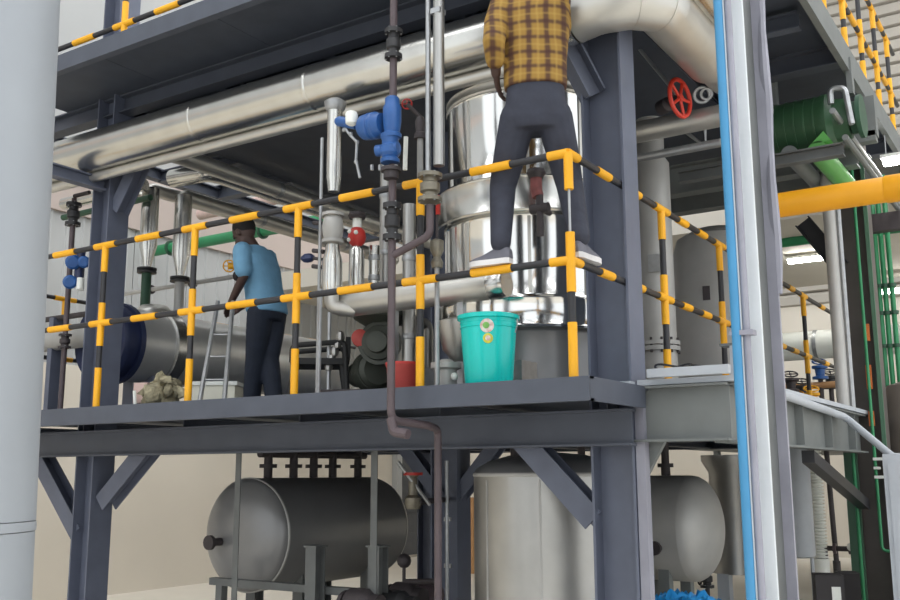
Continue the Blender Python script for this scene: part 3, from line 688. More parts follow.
# left valves: dark check valve string and blue valve
lx = at(73, 220, 'Y', 5.0)
lv = thing('brown_pipe', (lx.x, 5.0, DK), 'rusty vertical pipe with check valve left of the left column', 'pipe')
MB().tube([(lx.x, 5.0, DK), (lx.x, 5.0, 3.95)], .022, 12).build('tube', 'brown_pipe', lv)
flanged_valve(lv, (lx.x, 5.0, at(75, 214, 'Y', 5.0).z), Z, .034, .2)
flanged_valve(lv, (lx.x, 5.0, at(75, 340, 'Y', 5.0).z), Z, .028, .12, 'iron')
MB().tube([(lx.x, 5.0, at(75, 196, 'Y', 5).z), (lx.x+.2, 5.0, at(75, 196, 'Y', 5).z)], .018, 10).build('branch', 'iron', lv)
bv2 = thing('blue_valve', at(72, 272, 'Y', 4.95), 'small blue valve with two round caps left of the left column', 'valve')
for (px, py, r) in ((73, 262, .062), (70, 282, .058), (84, 262, .05)):
    c_ = at(px, py, 'Y', 4.9); d_ = (EYE-c_).normalized()
    MB().lathe(c_-d_*.02, d_, [(0, r*.8), (.03, r), (.07, r), (.085, r*.7)], 20).build('cap', 'blue', bv2)
MB().lathe(at(80, 290, 'Y', 4.92), Z, [(0, .03), (.1, .03)], 12).build('bowl', 'white_plastic', bv2)
MB().lathe(at(80, 262, 'Y', 4.95)-Z*.2, Z, [(0, .04), (.3, .04)], 12).build('body', 'blue_dark', bv2)
# grey pipe low at far left
o = thing('grey_pipe', at(60, 340, 'Y', 5.2), 'grey horizontal pipe crossing low behind the left railing', 'pipe')
p = at(60, 340, 'Y', 5.2); MB().lathe((p.x-.3, 5.2, p.z), X, [(0, .09), (.75, .09)], 20).build('tube', 'stainless_dull', o); MB().lathe((p.x-.3, 5.2, p.z+.2), X, [(0, .025), (.75, .025)], 12).build('upper_tube', 'iron', o)
MB().span((p.x-.1, 5.15, DK), (p.x-.04, 5.25, p.z+.2)).build('support', 'navy', o)

# black chair and pump behind the railing
cp_ = onz(318, 6.4, DK)
ch = thing('black_chair', cp_, 'black metal frame chair beside the pump on the deck', 'chair')
R_ = Matrix.Rotation(math.radians(-50), 3, 'Z')
def cl(x, y, z): return cp_ + R_ @ V((x, y, 0)) + Z*z
for sx in (-1, 1):
    for sy in (-1, 1): MB().tube([cl(sx*.19, sy*.19, 0), cl(sx*.15, sy*.15, .26)], .017, 8).build('leg', 'black_matte', ch)
    MB().tube(bend([cl(sx*.19, .19, .0), cl(sx*.17, .17, .40), cl(sx*.17, -.17, .37), cl(sx*.17, -.17, .26)], .04), .018, 8).build('armrest', 'black_matte', ch)
MB().box(cl(0, 0, .27), (.36, .36, .04), math.radians(-50)).build('seat', 'black_matte', ch)
MB().box(cl(0, .19, .36), (.36, .03, .14), math.radians(-50)).build('backrest', 'black_matte', ch)
pp = onz(366, 6.2, DK)
pu = thing('pump', pp, 'dark green-grey pump with reddish hub on the deck', 'pump')
MB().box(pp+Z*.03, (.5, .26, .06), .5).build('base', 'iron', pu)
MB().lathe(pp+V((.08, 0, .17)), V((-.85, .5, 0)), [(0, .08), (.02, .1), (.12, .1), (.14, .07), (.3, .07), (.32, .05)], 24).build('motor', 'pump_green', pu)
for k in range(5): MB().lathe(pp+V((.08, 0, .17))+V((-.85, .5, 0)).normalized()*(.03+.02*k), V((-.85, .5, 0)), [(0, .11), (.006, .11)], 24).build('fin', 'pump_green', pu)
MB().lathe(pp+V((.12, -.02, .30)), V((.4, -.9, 0)), [(0, .09), (.04, .115), (.07, .115), (.07, .095), (.09, .09), (.1, .06), (.13, .055), (.135, .03)], 24).build('casing', 'pump_green', pu)
MB().lathe(pp+V((.04, -.1, .33)), V((.4, -.9, 0)), [(0, .05), (.03, .045), (.04, .02)], 16).build('hub', 'red_soft', pu)
MB().lathe(pp+V((.1, 0, .34)), Z, [(0, .06), (.05, .07), (.1, .15), (.16, .17), (.17, .1)], 24).build('discharge_hood', 'pump_green', pu)
for i in range(5): MB().ball(pp+V((-.14-.02*i, -.05, .36-.04*i)), .024, 8, sc=(1, 1, 1.3)).build('fitting', 'stainless', pu)
MB().tube([pp+V((-.22, -.05, 0)), pp+V((-.22, -.05, .5))], .012, 8).build('drain_rod', 'galv', pu)
pu.scale = (1.2, 1.2, 1.2)

# dark pipes under the upper deck
o = thing('thin_pipe', (-5.2, 7, 4.1), 'thin dark forked pipe hanging under the upper deck', 'pipe')
a, b_ = at(265, 140, 'Y', 7.0), at(300, 131, 'Y', 6.4)
MB().tube([a, b_, V((b_.x+.6, 6.9, b_.z+.1))], .02, 8).build('tube', 'iron', o); MB().tube([at(280, 128, 'Y', 6.7), b_], .018, 8).build('fork', 'iron', o)
MB().cyl(a-X*.05, a+X*.03, .035, 10).build('cap', 'galv', o)
o.location = o.location

# ================================================================== RIGHT SIDE VESSELS (behind right railing)
p = onz(661, 7.0, DK)
rv1 = thing('matte_column', p, 'slim matte silver upright column with a bolted flange behind the right railing', 'vessel')
MB().lathe(p, Z, [(0, .132), (.42, .132)], 36).build('lower_shell', 'stainless_dull', rv1)
MB().lathe(p+Z*.42, Z, [(0, .155), (.03, .155), (.03, .135), (.04, .135), (.04, .155), (.07, .155)], 36).build('flange', 'stainless_dull', rv1)
b = MB()
for k in range(12):
    a = 2*PI*k/12; b.cyl(p+V((.145*math.cos(a), .145*math.sin(a), .40)), p+V((.145*math.cos(a), .145*math.sin(a), .51)), .009, 6)
b.build('bolts', 'iron', rv1)
MB().lathe(p+Z*.49, Z, [(0, .132), (1.35, .132), (1.4, .1), (1.7, .1)], 36).build('upper_shell', 'stainless_dull', rv1)
MB().box(p+V((.05, -.135, 1.05)), (.1, .012, .13), .1).build('nameplate', 'galv', rv1)
p = onz(727, 8.3, DK)
rv2 = thing('matte_tank', p, 'wide matte grey upright tank behind the slim matte column', 'vessel')
MB().lathe(p, Z, [(0, .38), (.16, .38)], 48).build('skirt', 'tank_dark', rv2)
MB().lathe(p+Z*.17, Z, [(0, .36), (.03, .41), (1.25, .41), (1.4, .36), (1.48, .22), (1.5, .02)], 48).build('shell', 'stainless_dull', rv2)
a = at(709, 293, 'Y', p.y-.4); MB().box(a, (.1, .02, .12), .2).build('nameplate_bracket', 'iron', rv2)
p = onz(705, 6.0, 2.085)
o = thing('steel_stool', p, 'white-topped steel bracket stand on the side gallery', 'bracket')
MB().span((-1.70, 5.6, 2.085), (-1.62, 5.68, 2.33)).build('upright', 'light_steel', o); MB().span((-1.76, 5.6, 2.33), (-1.60, 5.70, 2.345)).build('top', 'grey_steel', o)
mb = MB(); mb.tube([V((-1.82+.10*math.cos(a), 4.98+.05*math.sin(a), 2.16+.012*math.sin(2*a))) for a in [2*PI*i/24 for i in range(25)]] + [V((-1.6, 4.95, 2.14))], .006, 6)
tag(mb.build('cable_loop', 'black', base=(-1.82, 4.98, 2.14)), 'loop of black cable at the foot of the right railing', 'cable')
# red handwheel valve overhead and clad pipe it sits on
p = at(680, 98, 'X', -1.9); 
ov = thing('overhead_valve', p, 'valve with a large red handwheel overhead, right of the corner column', 'valve')
p = dep(680, 98, 6.4); n_ = V((.93, .3, 0))
handwheel(ov, p, V((.98, -.2, 0)), .125, 'red_wheel', 5)
MB().tube([p, dep(637, 46, 6.7)], .013, 8).build('spindle', 'galv', ov)
MB().lathe(p, V((-.85, .5, 0)), [(0, .03), (.1, .03), (.12, .05), (.2, .05)], 14).build('bonnet', 'iron', ov)
q1 = dep(640, 132, 6.8); o = thing('clad_pipe', q1, 'clad cross pipe beneath the red overhead handwheel', 'pipe')
zq = q1.z; MB().lathe((q1.x-.6, q1.y, zq), X, [(0, .075), (1.5, .075)], 24).build('cladding', 'clad_soft', o)
MB().lathe((q1.x-.6, q1.y+.05, zq-.17), X, [(0, .03), (1.15, .03)], 14).build('lower_pipe', 'galv', o)
q2 = dep(702, 95, 6.5); mb = MB(); mb.torus(q2, ray(702, 95), .05, .012, 20, 6); mb.torus(q2+X*.03, ray(702, 95), .035, .01, 16, 6)
tag(mb.build('cable_coil', 'galv', base=q2), 'small grey coil of hose beside the red overhead handwheel', 'coil')
q3 = dep(700, 140, 6.9); o = thing('pipe_bracket', q3, 'triangular grey pipe bracket below the clad cross pipe', 'bracket')
MB().tube([q3+V((-.1, 0, .08)), q3+V((.04, 0, -.06)), q3+V((.04, 0, .08))], .014, 8).build('arm', 'galv', o); MB().tube([q3+V((-.12, 0, -.06)), q3+V((.05, 0, -.06))], .012, 8).build('strut', 'galv', o)
p = dep(700, 180, 9.5); o = thing('green_pipe', p, 'green painted pipe crossing above the wide matte tank', 'pipe')
MB().lathe((p.x-1.2, p.y, p.z), X, [(0, .08), (1.5, .08)], 20).build('tube', 'green', o); MB().lathe((p.x+.3, p.y, p.z), X, [(0, .11), (.04, .11)], 20).build('flange', 'green_dark', o)

# ================================================================== RIGHT: yellow gas line, green motor, conduits
yy_ = 6.5; a = at(775, 218, 'Y', yy_); a2 = at(775, 194, 'Y', yy_); yr = (a2.z-a.z)/2; yz = (a.z+a2.z)/2
xl = at(758, 300, 'Y', yy_).x; b1 = at(885, 190, 'Y', yy_)
yp = thing('gas_pipe', (xl, yy_, 2.085), 'bright orange-yellow pipe crossing at right behind the foreground column', 'pipe')
MB().tube(bend([(xl, yy_, 2.085), (xl, yy_, yz), (b1.x, yy_, yz), (b1.x+.35, yy_+.0, yz)], .12, 8), yr, 28).build('tube', 'gas_yellow', yp)
MB().lathe((b1.x, yy_, yz), X, [(0, yr*1.01), (.01, yr*1.07), (.4, yr*1.07), (1.4, yr*1.07)], 28).build('elbow', 'gas_yellow', yp)
p = at(815, 125, 'Y', 7.3)
gm = thing('green_motor', p, 'dark green cylindrical motor hung under the upper deck at right', 'motor')
zc = p.z; MB().lathe((p.x-.55, 7.3, zc), X, [(0, .17), (.02, .2), (.6, .2), (.62, .21), (.66, .21), (.7, .16), (.8, .15)], 36).build('body', 'green_motor', gm)
for k in range(7): MB().lathe((p.x-.4+.07*k, 7.3, zc), X, [(0, .205), (.012, .205)], 36).build('fin', 'green_motor', gm)
MB().lathe((p.x+.26, 7.3, zc), X, [(0, .12), (.05, .12), (.05, .16), (.08, .16)], 24).build('end_shield', 'green_dark', gm)
MB().prof((p.x+.05, 7.12, zc-.2), (p.x+.05, 7.3, zc-.2), [(-.05, 0), (.09, 0), (.04, .08)], X, Z).build('foot', 'green_bright', gm)
for s_ in (-.3, .25): MB().span((p.x+s_, 7.26, zc+.18), (p.x+s_+.04, 7.34, UP-.1)).build('hanger', 'grey_steel', gm)
a = at(838, 100, 'Y', 7.1); o = thing('pale_bracket', a, 'curved pale steel bracket at the end of the green motor', 'bracket')
mb = MB(); mb.tube(bend([a+V((-.05, 0, -.02)), a+V((-.05, 0, .1)), a+V((.05, 0, .08)), a+V((.08, 0, -.2))], .05), .022, 8); mb.build('hook', 'galv', o)
o = thing('duct_elbow', at(868, 115, 'Y', 7.6), 'pale square ventilation stub under the upper right railing', 'duct')
a = at(868, 118, 'Y', 7.8); MB().span((a.x-.05, 7.75, a.z-.16), (a.x+.06, 7.85, a.z+.16)).build('riser', 'grey_steel', o); MB().span((a.x-.35, 7.75, a.z-.2), (a.x+.05, 7.85, a.z-.12)).build('arm', 'grey_steel', o)
a = at(815, 155, 'Z', 3.9); o = thing('green_pipe', a, 'bright green pipe sloping back above the yellow pipe', 'pipe')
p = at(832, 168, 'Y', 7.6); MB().lathe((p.x, 7.12, p.z), Y, [(0, .075), (1.05, .075)], 20).build('tube', 'green_bright', o); MB().lathe((p.x-.2, 7.12, p.z+.02), Y, [(0, .06), (1.05, .06)], 20).build('grey_tube', 'grey_steel', o)
for k, (px, py) in enumerate(((850, 135), (862, 160))):
    p = at(px, py, 'Y', 7.5); o = thing('thin_conduit', p, ('upper' if k == 0 else 'lower') + ' thin pale conduit running back beside the bright green pipe', 'conduit', 'pale conduits under the upper deck')
    MB().tube([(p.x, 6.9, p.z), (p.x, 11.4, p.z)], .022, 10).build('tube', 'galv' if k == 0 else 'grey_steel', o)
a = at(800, 157, 'Y', 7.0); MB().hsec((a.x-.9, 7.0, a.z), (a.x+.3, 7.0, a.z), .08, .09, Z).build('crossbar', 'post_grey', ex)
# upper cross beams on right are part of the platform
for yy2 in (7.9, 8.5): MB().hsec((-4.0, yy2, UP-.62), (-1.3, yy2, UP-.62), .14, .26, Z).build('beam', 'grey_steel', ex)
MB().span((-1.25, 4.16, UP-.2), (-1.205, 11.4, UP)).build('edge_channel', 'grey_steel', ex)
MB().span((-3.0, 9.9, UP-.02), (-1.3, 11.4, UP)).build('upper_plate', 'grey_steel', ex)
a = at(803, 222, 'Y', 8.5); b_ = at(842, 268, 'Y', 8.5); MB().hsec(a, b_, .1, .14, Z).build('knee_brace', 'black', ex)
# silver vertical pipe left of green column
p = at(836, 300, 'Y', 7.9); o = thing('steel_standpipe', (p.x, 7.9, 2.0), 'plain grey vertical pipe just left of the green column', 'pipe')
MB().tube([(p.x, 7.9, 2.06), (p.x, 7.9, 4.1)], .05, 18).build('tube', 'stainless_dull', o); MB().tube([(p.x+.065, 7.9, 2.06), (p.x+.065, 7.9, 4.1)], .02, 10).build('conduit', 'galv', o)
# cluster of thin green pipes far right
for k, px in enumerate((880, 886, 893)):
    p = at(px, 300, 'Y', 9.4); o = thing('green_riser', (p.x, 9.4, 0), ('leftmost', 'middle', 'rightmost')[k] + ' of the three thin green risers at the right edge', 'pipe', 'thin green risers')
    MB().tube([(p.x, 9.4, 0), (p.x, 9.4, 4.3)], .022, 10).build('tube', 'green', o)
    for zz in (2.7, 3.0, 3.25): MB().lathe((p.x, 9.4, zz), Z, [(0, .04), (.03, .04)], 12).build('collar', 'green_dark', o)
p = at(890, 222, 'Y', 9.1); tag(MB().box(p, (.3, .1, .16)).build('junction_box', 'iron', base=p), 'small brown junction box under the yellow pipe at right', 'box')
# pale handrail that dips at right
g = thing('grey_handrail', (-1.47, 7, 2.1), 'pale grey handrail dipping down at the right end of the gallery', 'handrail')
a = at(845, 417, 'X', -1.47); c1 = at(893, 457, 'Y', a.y-.3)
MB().tube(bend([(-1.47, 5.1, 2.07), a, c1, c1+X*.4], .05), .026, 12).build('rail', 'light_steel', g)
MB().tube([c1, V((c1.x, c1.y, 0))], .026, 12).build('post', 'light_steel', g)
# right edge cabinet + tank
p = at(893, 470, 'Y', 7.2); cb = thing('control_cabinet', (p.x+.3, 7.2, 0), 'pale grey cabinet at the lower right edge of the picture', 'cabinet')
MB().span((p.x-.06, 7.2, .1), (p.x+.7, 7.7, 1.72)).build('body', 'light_steel', cb); MB().span((p.x-.03, 7.19, .16), (p.x+.33, 7.2, 1.66)).build('door', 'light_steel', cb)
MB().span((p.x-.06, 7.22, 0), (p.x+.7, 7.7, .1)).build('plinth', 'iron', cb)
p = at(905, 420, 'Y', 9.0); bt = thing('brown_tank', (p.x+.1, 9.0, 2.0), 'brown-grey tank beyond the dipping handrail at the right edge', 'tank')
MB().lathe((p.x+.12, 9.0, 1.7), Z, [(0, .3), (.5, .3), (.62, .24), (.68, .05)], 32).build('shell', 'tank_brown', bt)
for a in (.5, 2.6, 4.7): MB().tube([(p.x+.12+.25*math.cos(a), 9+.25*math.sin(a), 0), (p.x+.12+.25*math.cos(a), 9+.25*math.sin(a), 1.75)], .03, 8).build('leg', 'iron', bt)

# distant level beyond: white duct, yellow bits, valves, lights
p = at(815, 345, 'Y', 14); o = thing('white_duct', p, 'white horizontal duct in the distance beyond the gallery', 'duct')
MB().lathe((p.x-2.5, 14, p.z), X, [(0, .2), (4.2, .2)], 28).build('shell', 'white_plastic', o)
for k in (-1.4, 0, 1.2): MB().lathe((p.x+k, 14, p.z), X, [(0, .21), (.05, .21)], 28).build('band', 'galv', o)
for k in (-1.5, 1.3): MB().span((p.x+k, 13.95, 0), (p.x+k+.08, 14.05, p.z-.18)).build('support', 'grey_steel', o)
dk2 = struct(MB().span((-4.5, 10.2, 1.9), (-1.5, 18.5, 2.05)).build('floor_far_gallery', 'grey_steel'))
random.seed(3)
for k, (px, py, t, m_) in enumerate(((792, 385, 11.2, 'iron'), (803, 392, 11.6, 'dark_valve'), (822, 372, 11.5, 'blue'), (812, 400, 11.1, 'yellow'), (797, 405, 11.2, 'yellow'), (832, 382, 12, 'dark_valve'))):
    p = onz(px, t, 0); z = dep(px, py, t).z; z = max(z, 2.2)
    o = thing('distant_valve', (p.x, p.y, 2.05), ('brown gate valve', 'dark flanged valve', 'blue-capped valve', 'yellow-wheeled valve', 'yellow valve post', 'black valve')[k] + ' among pipework on the distant gallery', 'valve', 'valves on the distant gallery')
    MB().tube([(p.x, p.y, 2.05), (p.x, p.y, z)], .03, 8).build('stem', 'iron', o)
    MB().lathe((p.x, p.y, z-.08), Z, [(0, .09), (.03, .09), (.04, .05), (.12, .06), (.13, .09), (.16, .09)], 14).build('body', m_, o)
    handwheel(o, (p.x, p.y, z+.13), Z+V((.2, -.5, 0)), .08, m_, 4)
p = onz(805, 11.6, 2.5); o = thing('brown_manifold', p, 'brown horizontal manifold pipe on the distant gallery', 'pipe')
for zz in (2.35, 2.62): MB().tube([(p.x-1.0, p.y, zz), (p.x+.8, p.y, zz)], .04, 10).build('tube', 'iron' if zz < 2.5 else 'cardboard', o)
for k in (-.8, .6): MB().tube([(p.x+k, p.y, 2.05), (p.x+k, p.y, 2.62)], .03, 8).build('post', 'iron', o)
for k, (px, py, yy3) in enumerate(((812, 259, 13.5), (893, 291, 15.5), (899, 160, 8.9))):
    p = at(px, py, 'Y', yy3); o = thing('tube_light', p, ('white tube light glowing left of the green column', 'white tube light farther back at the right edge', 'white tube light under the upper right walkway')[k], 'light', 'ceiling tube lights')
    MB().box(p, (.62 if k < 2 else .25, .1, .05)).build('diffuser', 'lamp', o); MB().box(p+Z*.04, (.66 if k < 2 else .28, .12, .03)).build('housing', 'white_plastic', o)
    for s_ in (-.2, .2): MB().tube([p+V((s_*(1 if k < 2 else .5), 0, .05)), V((p.x+s_*(1 if k < 2 else .5), p.y, 4.56))], .006, 6).build('hanger', 'galv', o)
p = at(800, 240, 'Y', 12.5); o = thing('green_pipe', p, 'green pipe under the distant ceiling left of the tube light', 'pipe')
MB().lathe((p.x-1.5, 12.5, p.z), X, [(0, .07), (2.8, .07)], 16).build('tube', 'green', o)
for k in (-1, 1): MB().tube([(p.x+k, 12.5, p.z), (p.x+k, 12.5, 4.56)], .01, 6).build('hanger', 'galv', o)

# ================================================================== LOWER LEVEL
# horizontal tank, left
T1 = V((-5.52, 5.6, 1.14)); TR = .43
t1 = thing('horizontal_tank', (T1.x, T1.y+.8, 0), 'dark grey horizontal tank with dished ends under the left half of the deck', 'tank')
TL = 1.5
def dish(r, h, n=8): return [(h*(1-math.cos(PI/2*i/n))-0, r*math.sin(PI/2*i/n)) for i in range(n+1)]
head = [(-.15*math.cos(PI/2*i/8), TR*math.sin(PI/2*i/8)) for i in range(9)]
MB().lathe(T1, Y, head, 56).build('end_head', 'tank_dark', t1)
MB().lathe(T1+Y*.005, Y, [(0, TR+.001), (TL, TR+.001)], 56).build('shell', 'tank_dark', t1)
MB().lathe(T1, Y, [(-.012, TR+.001), (-.006, TR+.006), (.006, TR+.006), (.012, TR+.001)], 56).build('weld_seam', 'stainless_dull', t1)
MB().lathe(T1+Y*(TL+.01), Y, [(-t, r) for t, r in head][::-1], 56).build('end_head', 'tank_dark', t1)
for yy4 in (.35, 1.2):
    for sx in (-.25, .25): MB().hsec((T1.x+sx, T1.y+yy4, 0), (T1.x+sx, T1.y+yy4, T1.z-.3), .1, .1, Y, .008, .006).build('leg', 'post_grey', t1)
nz_ = at(228, 541, 'Y', T1.y-.16)
MB().cyl((T1.x-.15, T1.y-.1, T1.z-.05), (T1.x-.15, T1.y-.24, T1.z-.05), .03, 12).build('nozzle', 'iron', t1); MB().cyl((T1.x-.15, T1.y-.24, T1.z-.05), (T1.x-.15, T1.y-.27, T1.z-.05), .055, 14).build('nozzle_flange', 'iron', t1)
for k, yy5 in enumerate((.2, .5, .75, 1.0, 1.35)):
    MB().lathe((T1.x, T1.y+yy5, T1.z+TR-.02), Z, [(0, .035), (.1, .035), (.1, .07), (.13, .07), (.13, .035), (.3, .03)], 14).build('top_nozzle', 'iron', t1)
MB().tube([(T1.x, T1.y+.1, 1.76), (T1.x, T1.y+1.45, 1.76)], .03, 10).build('manifold', 'iron', t1)
# support frame in front of the tank
for k, (px, yb_, nm) in enumerate(((239, 4.95, 'slim grey angle post in front of the tank\'s left end'), (376, 4.95, 'slim grey angle post in front of the tank\'s right end'))):
    p = at(px, 520, 'Y', yb_); o = thing('angle_post', (p.x, yb_, 0), nm, 'post', 'angle posts under the deck')
    MB().prof((p.x, yb_, 0), (p.x, yb_, 1.78), [(-.025, -.025), (.025, -.025), (.025, -.018), (-.018, -.018), (-.018, .025), (-.025, .025)], X, Y).build('angle', 'post_grey', o)
    MB().box((p.x, yb_, .006), (.12, .12, .012)).build('base_plate', 'post_grey', o)
for k, (px, h) in enumerate(((315, 1.25), (378, 1.3))):
    p = at(px, 580, 'Y', 5.1); z1 = at(px, 547, 'Y', 5.1).z
    o = thing('pedestal', (p.x, 5.1, 0), ('left' if k == 0 else 'right') + ' short grey pedestal post at the foot of the horizontal tank', 'post', 'pedestals below the tank')
    MB().hsec((p.x, 5.1, 0), (p.x, 5.1, z1), .09, .1, Y, .008, .006).build('shaft', 'post_grey', o); MB().box((p.x, 5.1, z1+.006), (.11, .12, .012)).build('cap', 'post_grey', o)
a = at(222, 578, 'Y', 5.2); b_ = at(345, 577, 'Y', 5.2)
o = thing('skid_rail', (a.x, 5.2, a.z), 'grey skid rail running low under the horizontal tank', 'rail'); MB().span((a.x-.1, 5.17, a.z-.05), (b_.x+.2, 5.23, a.z)).build('rail', 'post_grey', o)
for xx in (a.x, b_.x): MB().span((xx-.03, 5.17, 0), (xx+.03, 5.23, a.z-.05)).build('foot', 'post_grey', o)
# floor valves
for k, (px, py, t) in enumerate(((404, 582, 6.6), (420, 580, 6.8), (395, 590, 6.2), (360, 588, 6.0))):
    p = dep(px, py, t); o = thing('floor_valve', (p.x, p.y, 0), ('dark floor valve with ball handle right of the tank', 'brown pump body near the mid column foot', 'dark round valve just right of the pedestal', 'dark low valve under the tank shell')[k], 'valve', 'valves near the floor')
    MB().tube([(p.x, p.y, 0), (p.x, p.y, p.z)], .03, 10).build('stem', 'iron', o)
    if k == 0:
        MB().ball((p.x, p.y, p.z+.14), .05, 12).build('knob', 'iron', o); MB().tube([(p.x, p.y, p.z), (p.x, p.y, p.z+.14)], .012, 8).build('rod', 'iron', o); MB().tube([(p.x, p.y, p.z), (p.x+.3, p.y, p.z+.02)], .02, 8).build('arm', 'iron', o)
    MB().lathe((p.x-.1, p.y, p.z-.1), X, [(0, .07), (.04, .1), (.16, .1), (.2, .07), (.26, .07)], 18).build('body', ('iron', 'brown_pipe', 'dark_valve', 'iron')[k], o)
    MB().torus((p.x-.1, p.y-.02, p.z-.1), X, .07, .015, 16, 6).build('flange', 'iron', o)
# safety valve by mid column
p = dep(413, 495, 7.0); o = thing('safety_valve', (p.x, p.y, p.z), 'brass-coloured safety valve with a red cap left of the mid column', 'valve')
MB().lathe(p-Z*.1, Z, [(0, .05), (.03, .06), (.08, .06), (.1, .035), (.22, .03), (.24, .045)], 18).build('body', 'brass_grey', o); MB().lathe(p+Z*.14, Z, [(0, .07), (.02, .07)], 18).build('cap', 'red', o)
MB().tube([p-Z*.05+X*.05, V((-4.3, 6.55, p.z-.05))], .022, 10).build('pipe_arm', 'iron', o); MB().tube([dep(398, 462, 7)-Y*0, dep(430, 505, 7)], .014, 8).build('impulse_tube', 'galv', o)
# conduit on mid column
p = at(447, 520, 'Y', 6.45); o = thing('conduit_run', (p.x, 6.45, 0), 'thin light conduit clipped to the mid column', 'conduit')
MB().tube([(p.x, 6.45, 0), (p.x, 6.45, 1.7)], .016, 10).build('tube', 'galv', o)
for zz in (.9, 1.25): MB().box((p.x, 6.46, zz), (.06, .02, .03)).build('clip', 'galv', o)
# cardboard far behind
p = at(464, 548, 'Y', 14.0); o = tag(MB().span((p.x-.3, 13.8, 0), (p.x+.3, 14.3, 1.15)).span((p.x-.32, 13.79, 1.15), (p.x+.32, 14.31, 1.2)).build('cardboard_box', 'cardboard', base=(p.x, 14, 0)), 'tan cardboard box far behind, left of the upright lower tank', 'box')

# vertical lower tank
lt = V((-2.88, 5.55, 0)); LR = .47
o = thing('upright_tank', lt, 'pale stainless upright tank with domed top under the deck', 'tank')
MB().lathe(lt+Z*.25, Z, [(0, LR), (1.33, LR)], 64).build('shell', 'stainless', o)
MB().lathe(lt+Z*1.58, Z, [(0, LR+.001), (.006, LR+.005), (.018, LR+.005), (.024, LR+.001)], 64).build('weld_seam', 'stainless_dull', o)
MB().lathe(lt+Z*1.604, Z, [(0, LR), (.03, LR*.95), (.07, LR*.8), (.11, LR*.5), (.13, .02)], 64).build('dome', 'tank_dark', o)
for a in (-2.0, -1.2): 
    e = V((math.cos(a), math.sin(a), 0)); MB().box(lt+e*(LR+.002)+Z*.91, (.006, .012, 1.3), a).build('weld_line', 'stainless_dull', o)
for a in (.4, 1.97, 3.54, 5.1): MB().tube([lt+V((LR*.85*math.cos(a), LR*.85*math.sin(a), 0)), lt+V((LR*.85*math.cos(a), LR*.85*math.sin(a), .3))], .04, 10).build('leg', 'grey_steel', o)
MB().cyl(lt+V((-.1, -.2, 1.68)), lt+V((-.1, -.2, 1.75)), .05, 14).build('top_nozzle', 'iron', o)

# right lower tank (axis along X)
p = dep(690, 528, 7.2); T2 = V((p.x, p.y, p.z)); R2 = .385
o = thing('horizontal_tank', (T2.x-.5, T2.y, 0), 'grey horizontal tank right of the corner column, below the gallery', 'tank')
h2 = [(.2*math.cos(PI/2*i/8), R2*math.sin(PI/2*i/8)) for i in range(9)][::-1]
xr = T2.x+.03
MB().lathe((xr-1.3, T2.y, T2.z), X, [(0, R2), (1.3, R2)], 48).build('shell', 'stainless_dull', o); MB().lathe((xr, T2.y, T2.z), X, h2, 48).build('end_head', 'stainless_dull', o)
MB().lathe((xr-1.3, T2.y, T2.z), -X, h2, 48).build('end_head', 'stainless_dull', o)
a = at(656, 548, 'Y', T2.y-R2-.02); MB().lathe((a.x, T2.y-R2*.85, a.z), -Y, [(0, .03), (.1, .03), (.1, .05), (.13, .05)], 16).build('nozzle', 'iron', o)
for sx in (-1.05, -.68, -.15, -.36):
    for sy in (-.22, .22): MB().span((xr+sx-.04, T2.y+sy-.04, 0), (xr+sx+.04, T2.y+sy+.04, T2.z-.22)).build('leg', 'grey_steel', o)
for k in (-.9, -.5, -.2): MB().lathe((xr+k, T2.y, T2.z+R2-.02), Z, [(0, .035), (.08, .035), (.08, .06), (.11, .06), (.11, .03), (.35, .03)], 12).build('top_nozzle', 'iron', o)
p = onz(728, 8.6, 0); o = thing('pale_cylinder', p, 'pale upright cylinder with conical shoulder behind the right horizontal tank', 'tank')
MB().lathe(p+Z*.75, Z, [(0, .2), (.85, .2), (.95, .26), (1.0, .26)], 32).build('shell', 'stainless', o); MB().box(p+V((-.06, -.16, .38)), (.1, .1, .75)).build('leg', 'light_steel', o); MB().box(p+V((.12, .12, .38)), (.1, .1, .75)).build('leg', 'light_steel', o)
p = dep(706, 560, 8.0); o = thing('drain_valve', (p.x, p.y, 0), 'small dark drain valve right of the right horizontal tank', 'valve')
MB().tube([(p.x, p.y, 0), (p.x, p.y, p.z)], .02, 8).build('stem', 'iron', o); flanged_valve(o, (p.x, p.y, p.z-.15), Z, .03, .14); handwheel(o, (p.x-.06, p.y, p.z-.15), X, .05, 'iron', 4)
# blue tarp
tp_ = at(682, 597, 'Z', .75); mb = MB(); n = 34; c_ = dep(683, 612, 5.7); vs_ = []
for i in range(n+1):
    for j in range(n+1):
        u_, v_ = i/n-.5, j/n-.5
        hgt = .20*max(0, 1-(2*abs(u_))**3)*max(0, 1-(2*abs(v_))**3)+.55
        z = hgt + .05*noise.noise(V((u_*9, v_*9, 1))) + .05*noise.noise(V((u_*24, v_*24, 5)))
        if max(abs(u_), abs(v_)) > .46: z = max(.0, z-.45)
        vs_.append(V((c_.x+u_*.6, c_.y+v_*.8, z+.15)))
fs_ = [(i*(n+1)+j, (i+1)*(n+1)+j, (i+1)*(n+1)+j+1, i*(n+1)+j+1) for i in range(n) for j in range(n)]
zt = max(v.z for v in vs_); dzt = at(680, 588, 'Y', c_.y).z-zt
o = thing('blue_tarp', (c_.x, c_.y, 0), 'crumpled bright blue tarpaulin below the right horizontal tank', 'tarp'); zc_ = max(.2, zt+dzt-.35)
mb.add([v+Z*dzt for v in vs_], fs_); mb.build('sheet', 'tarp', o, 80)
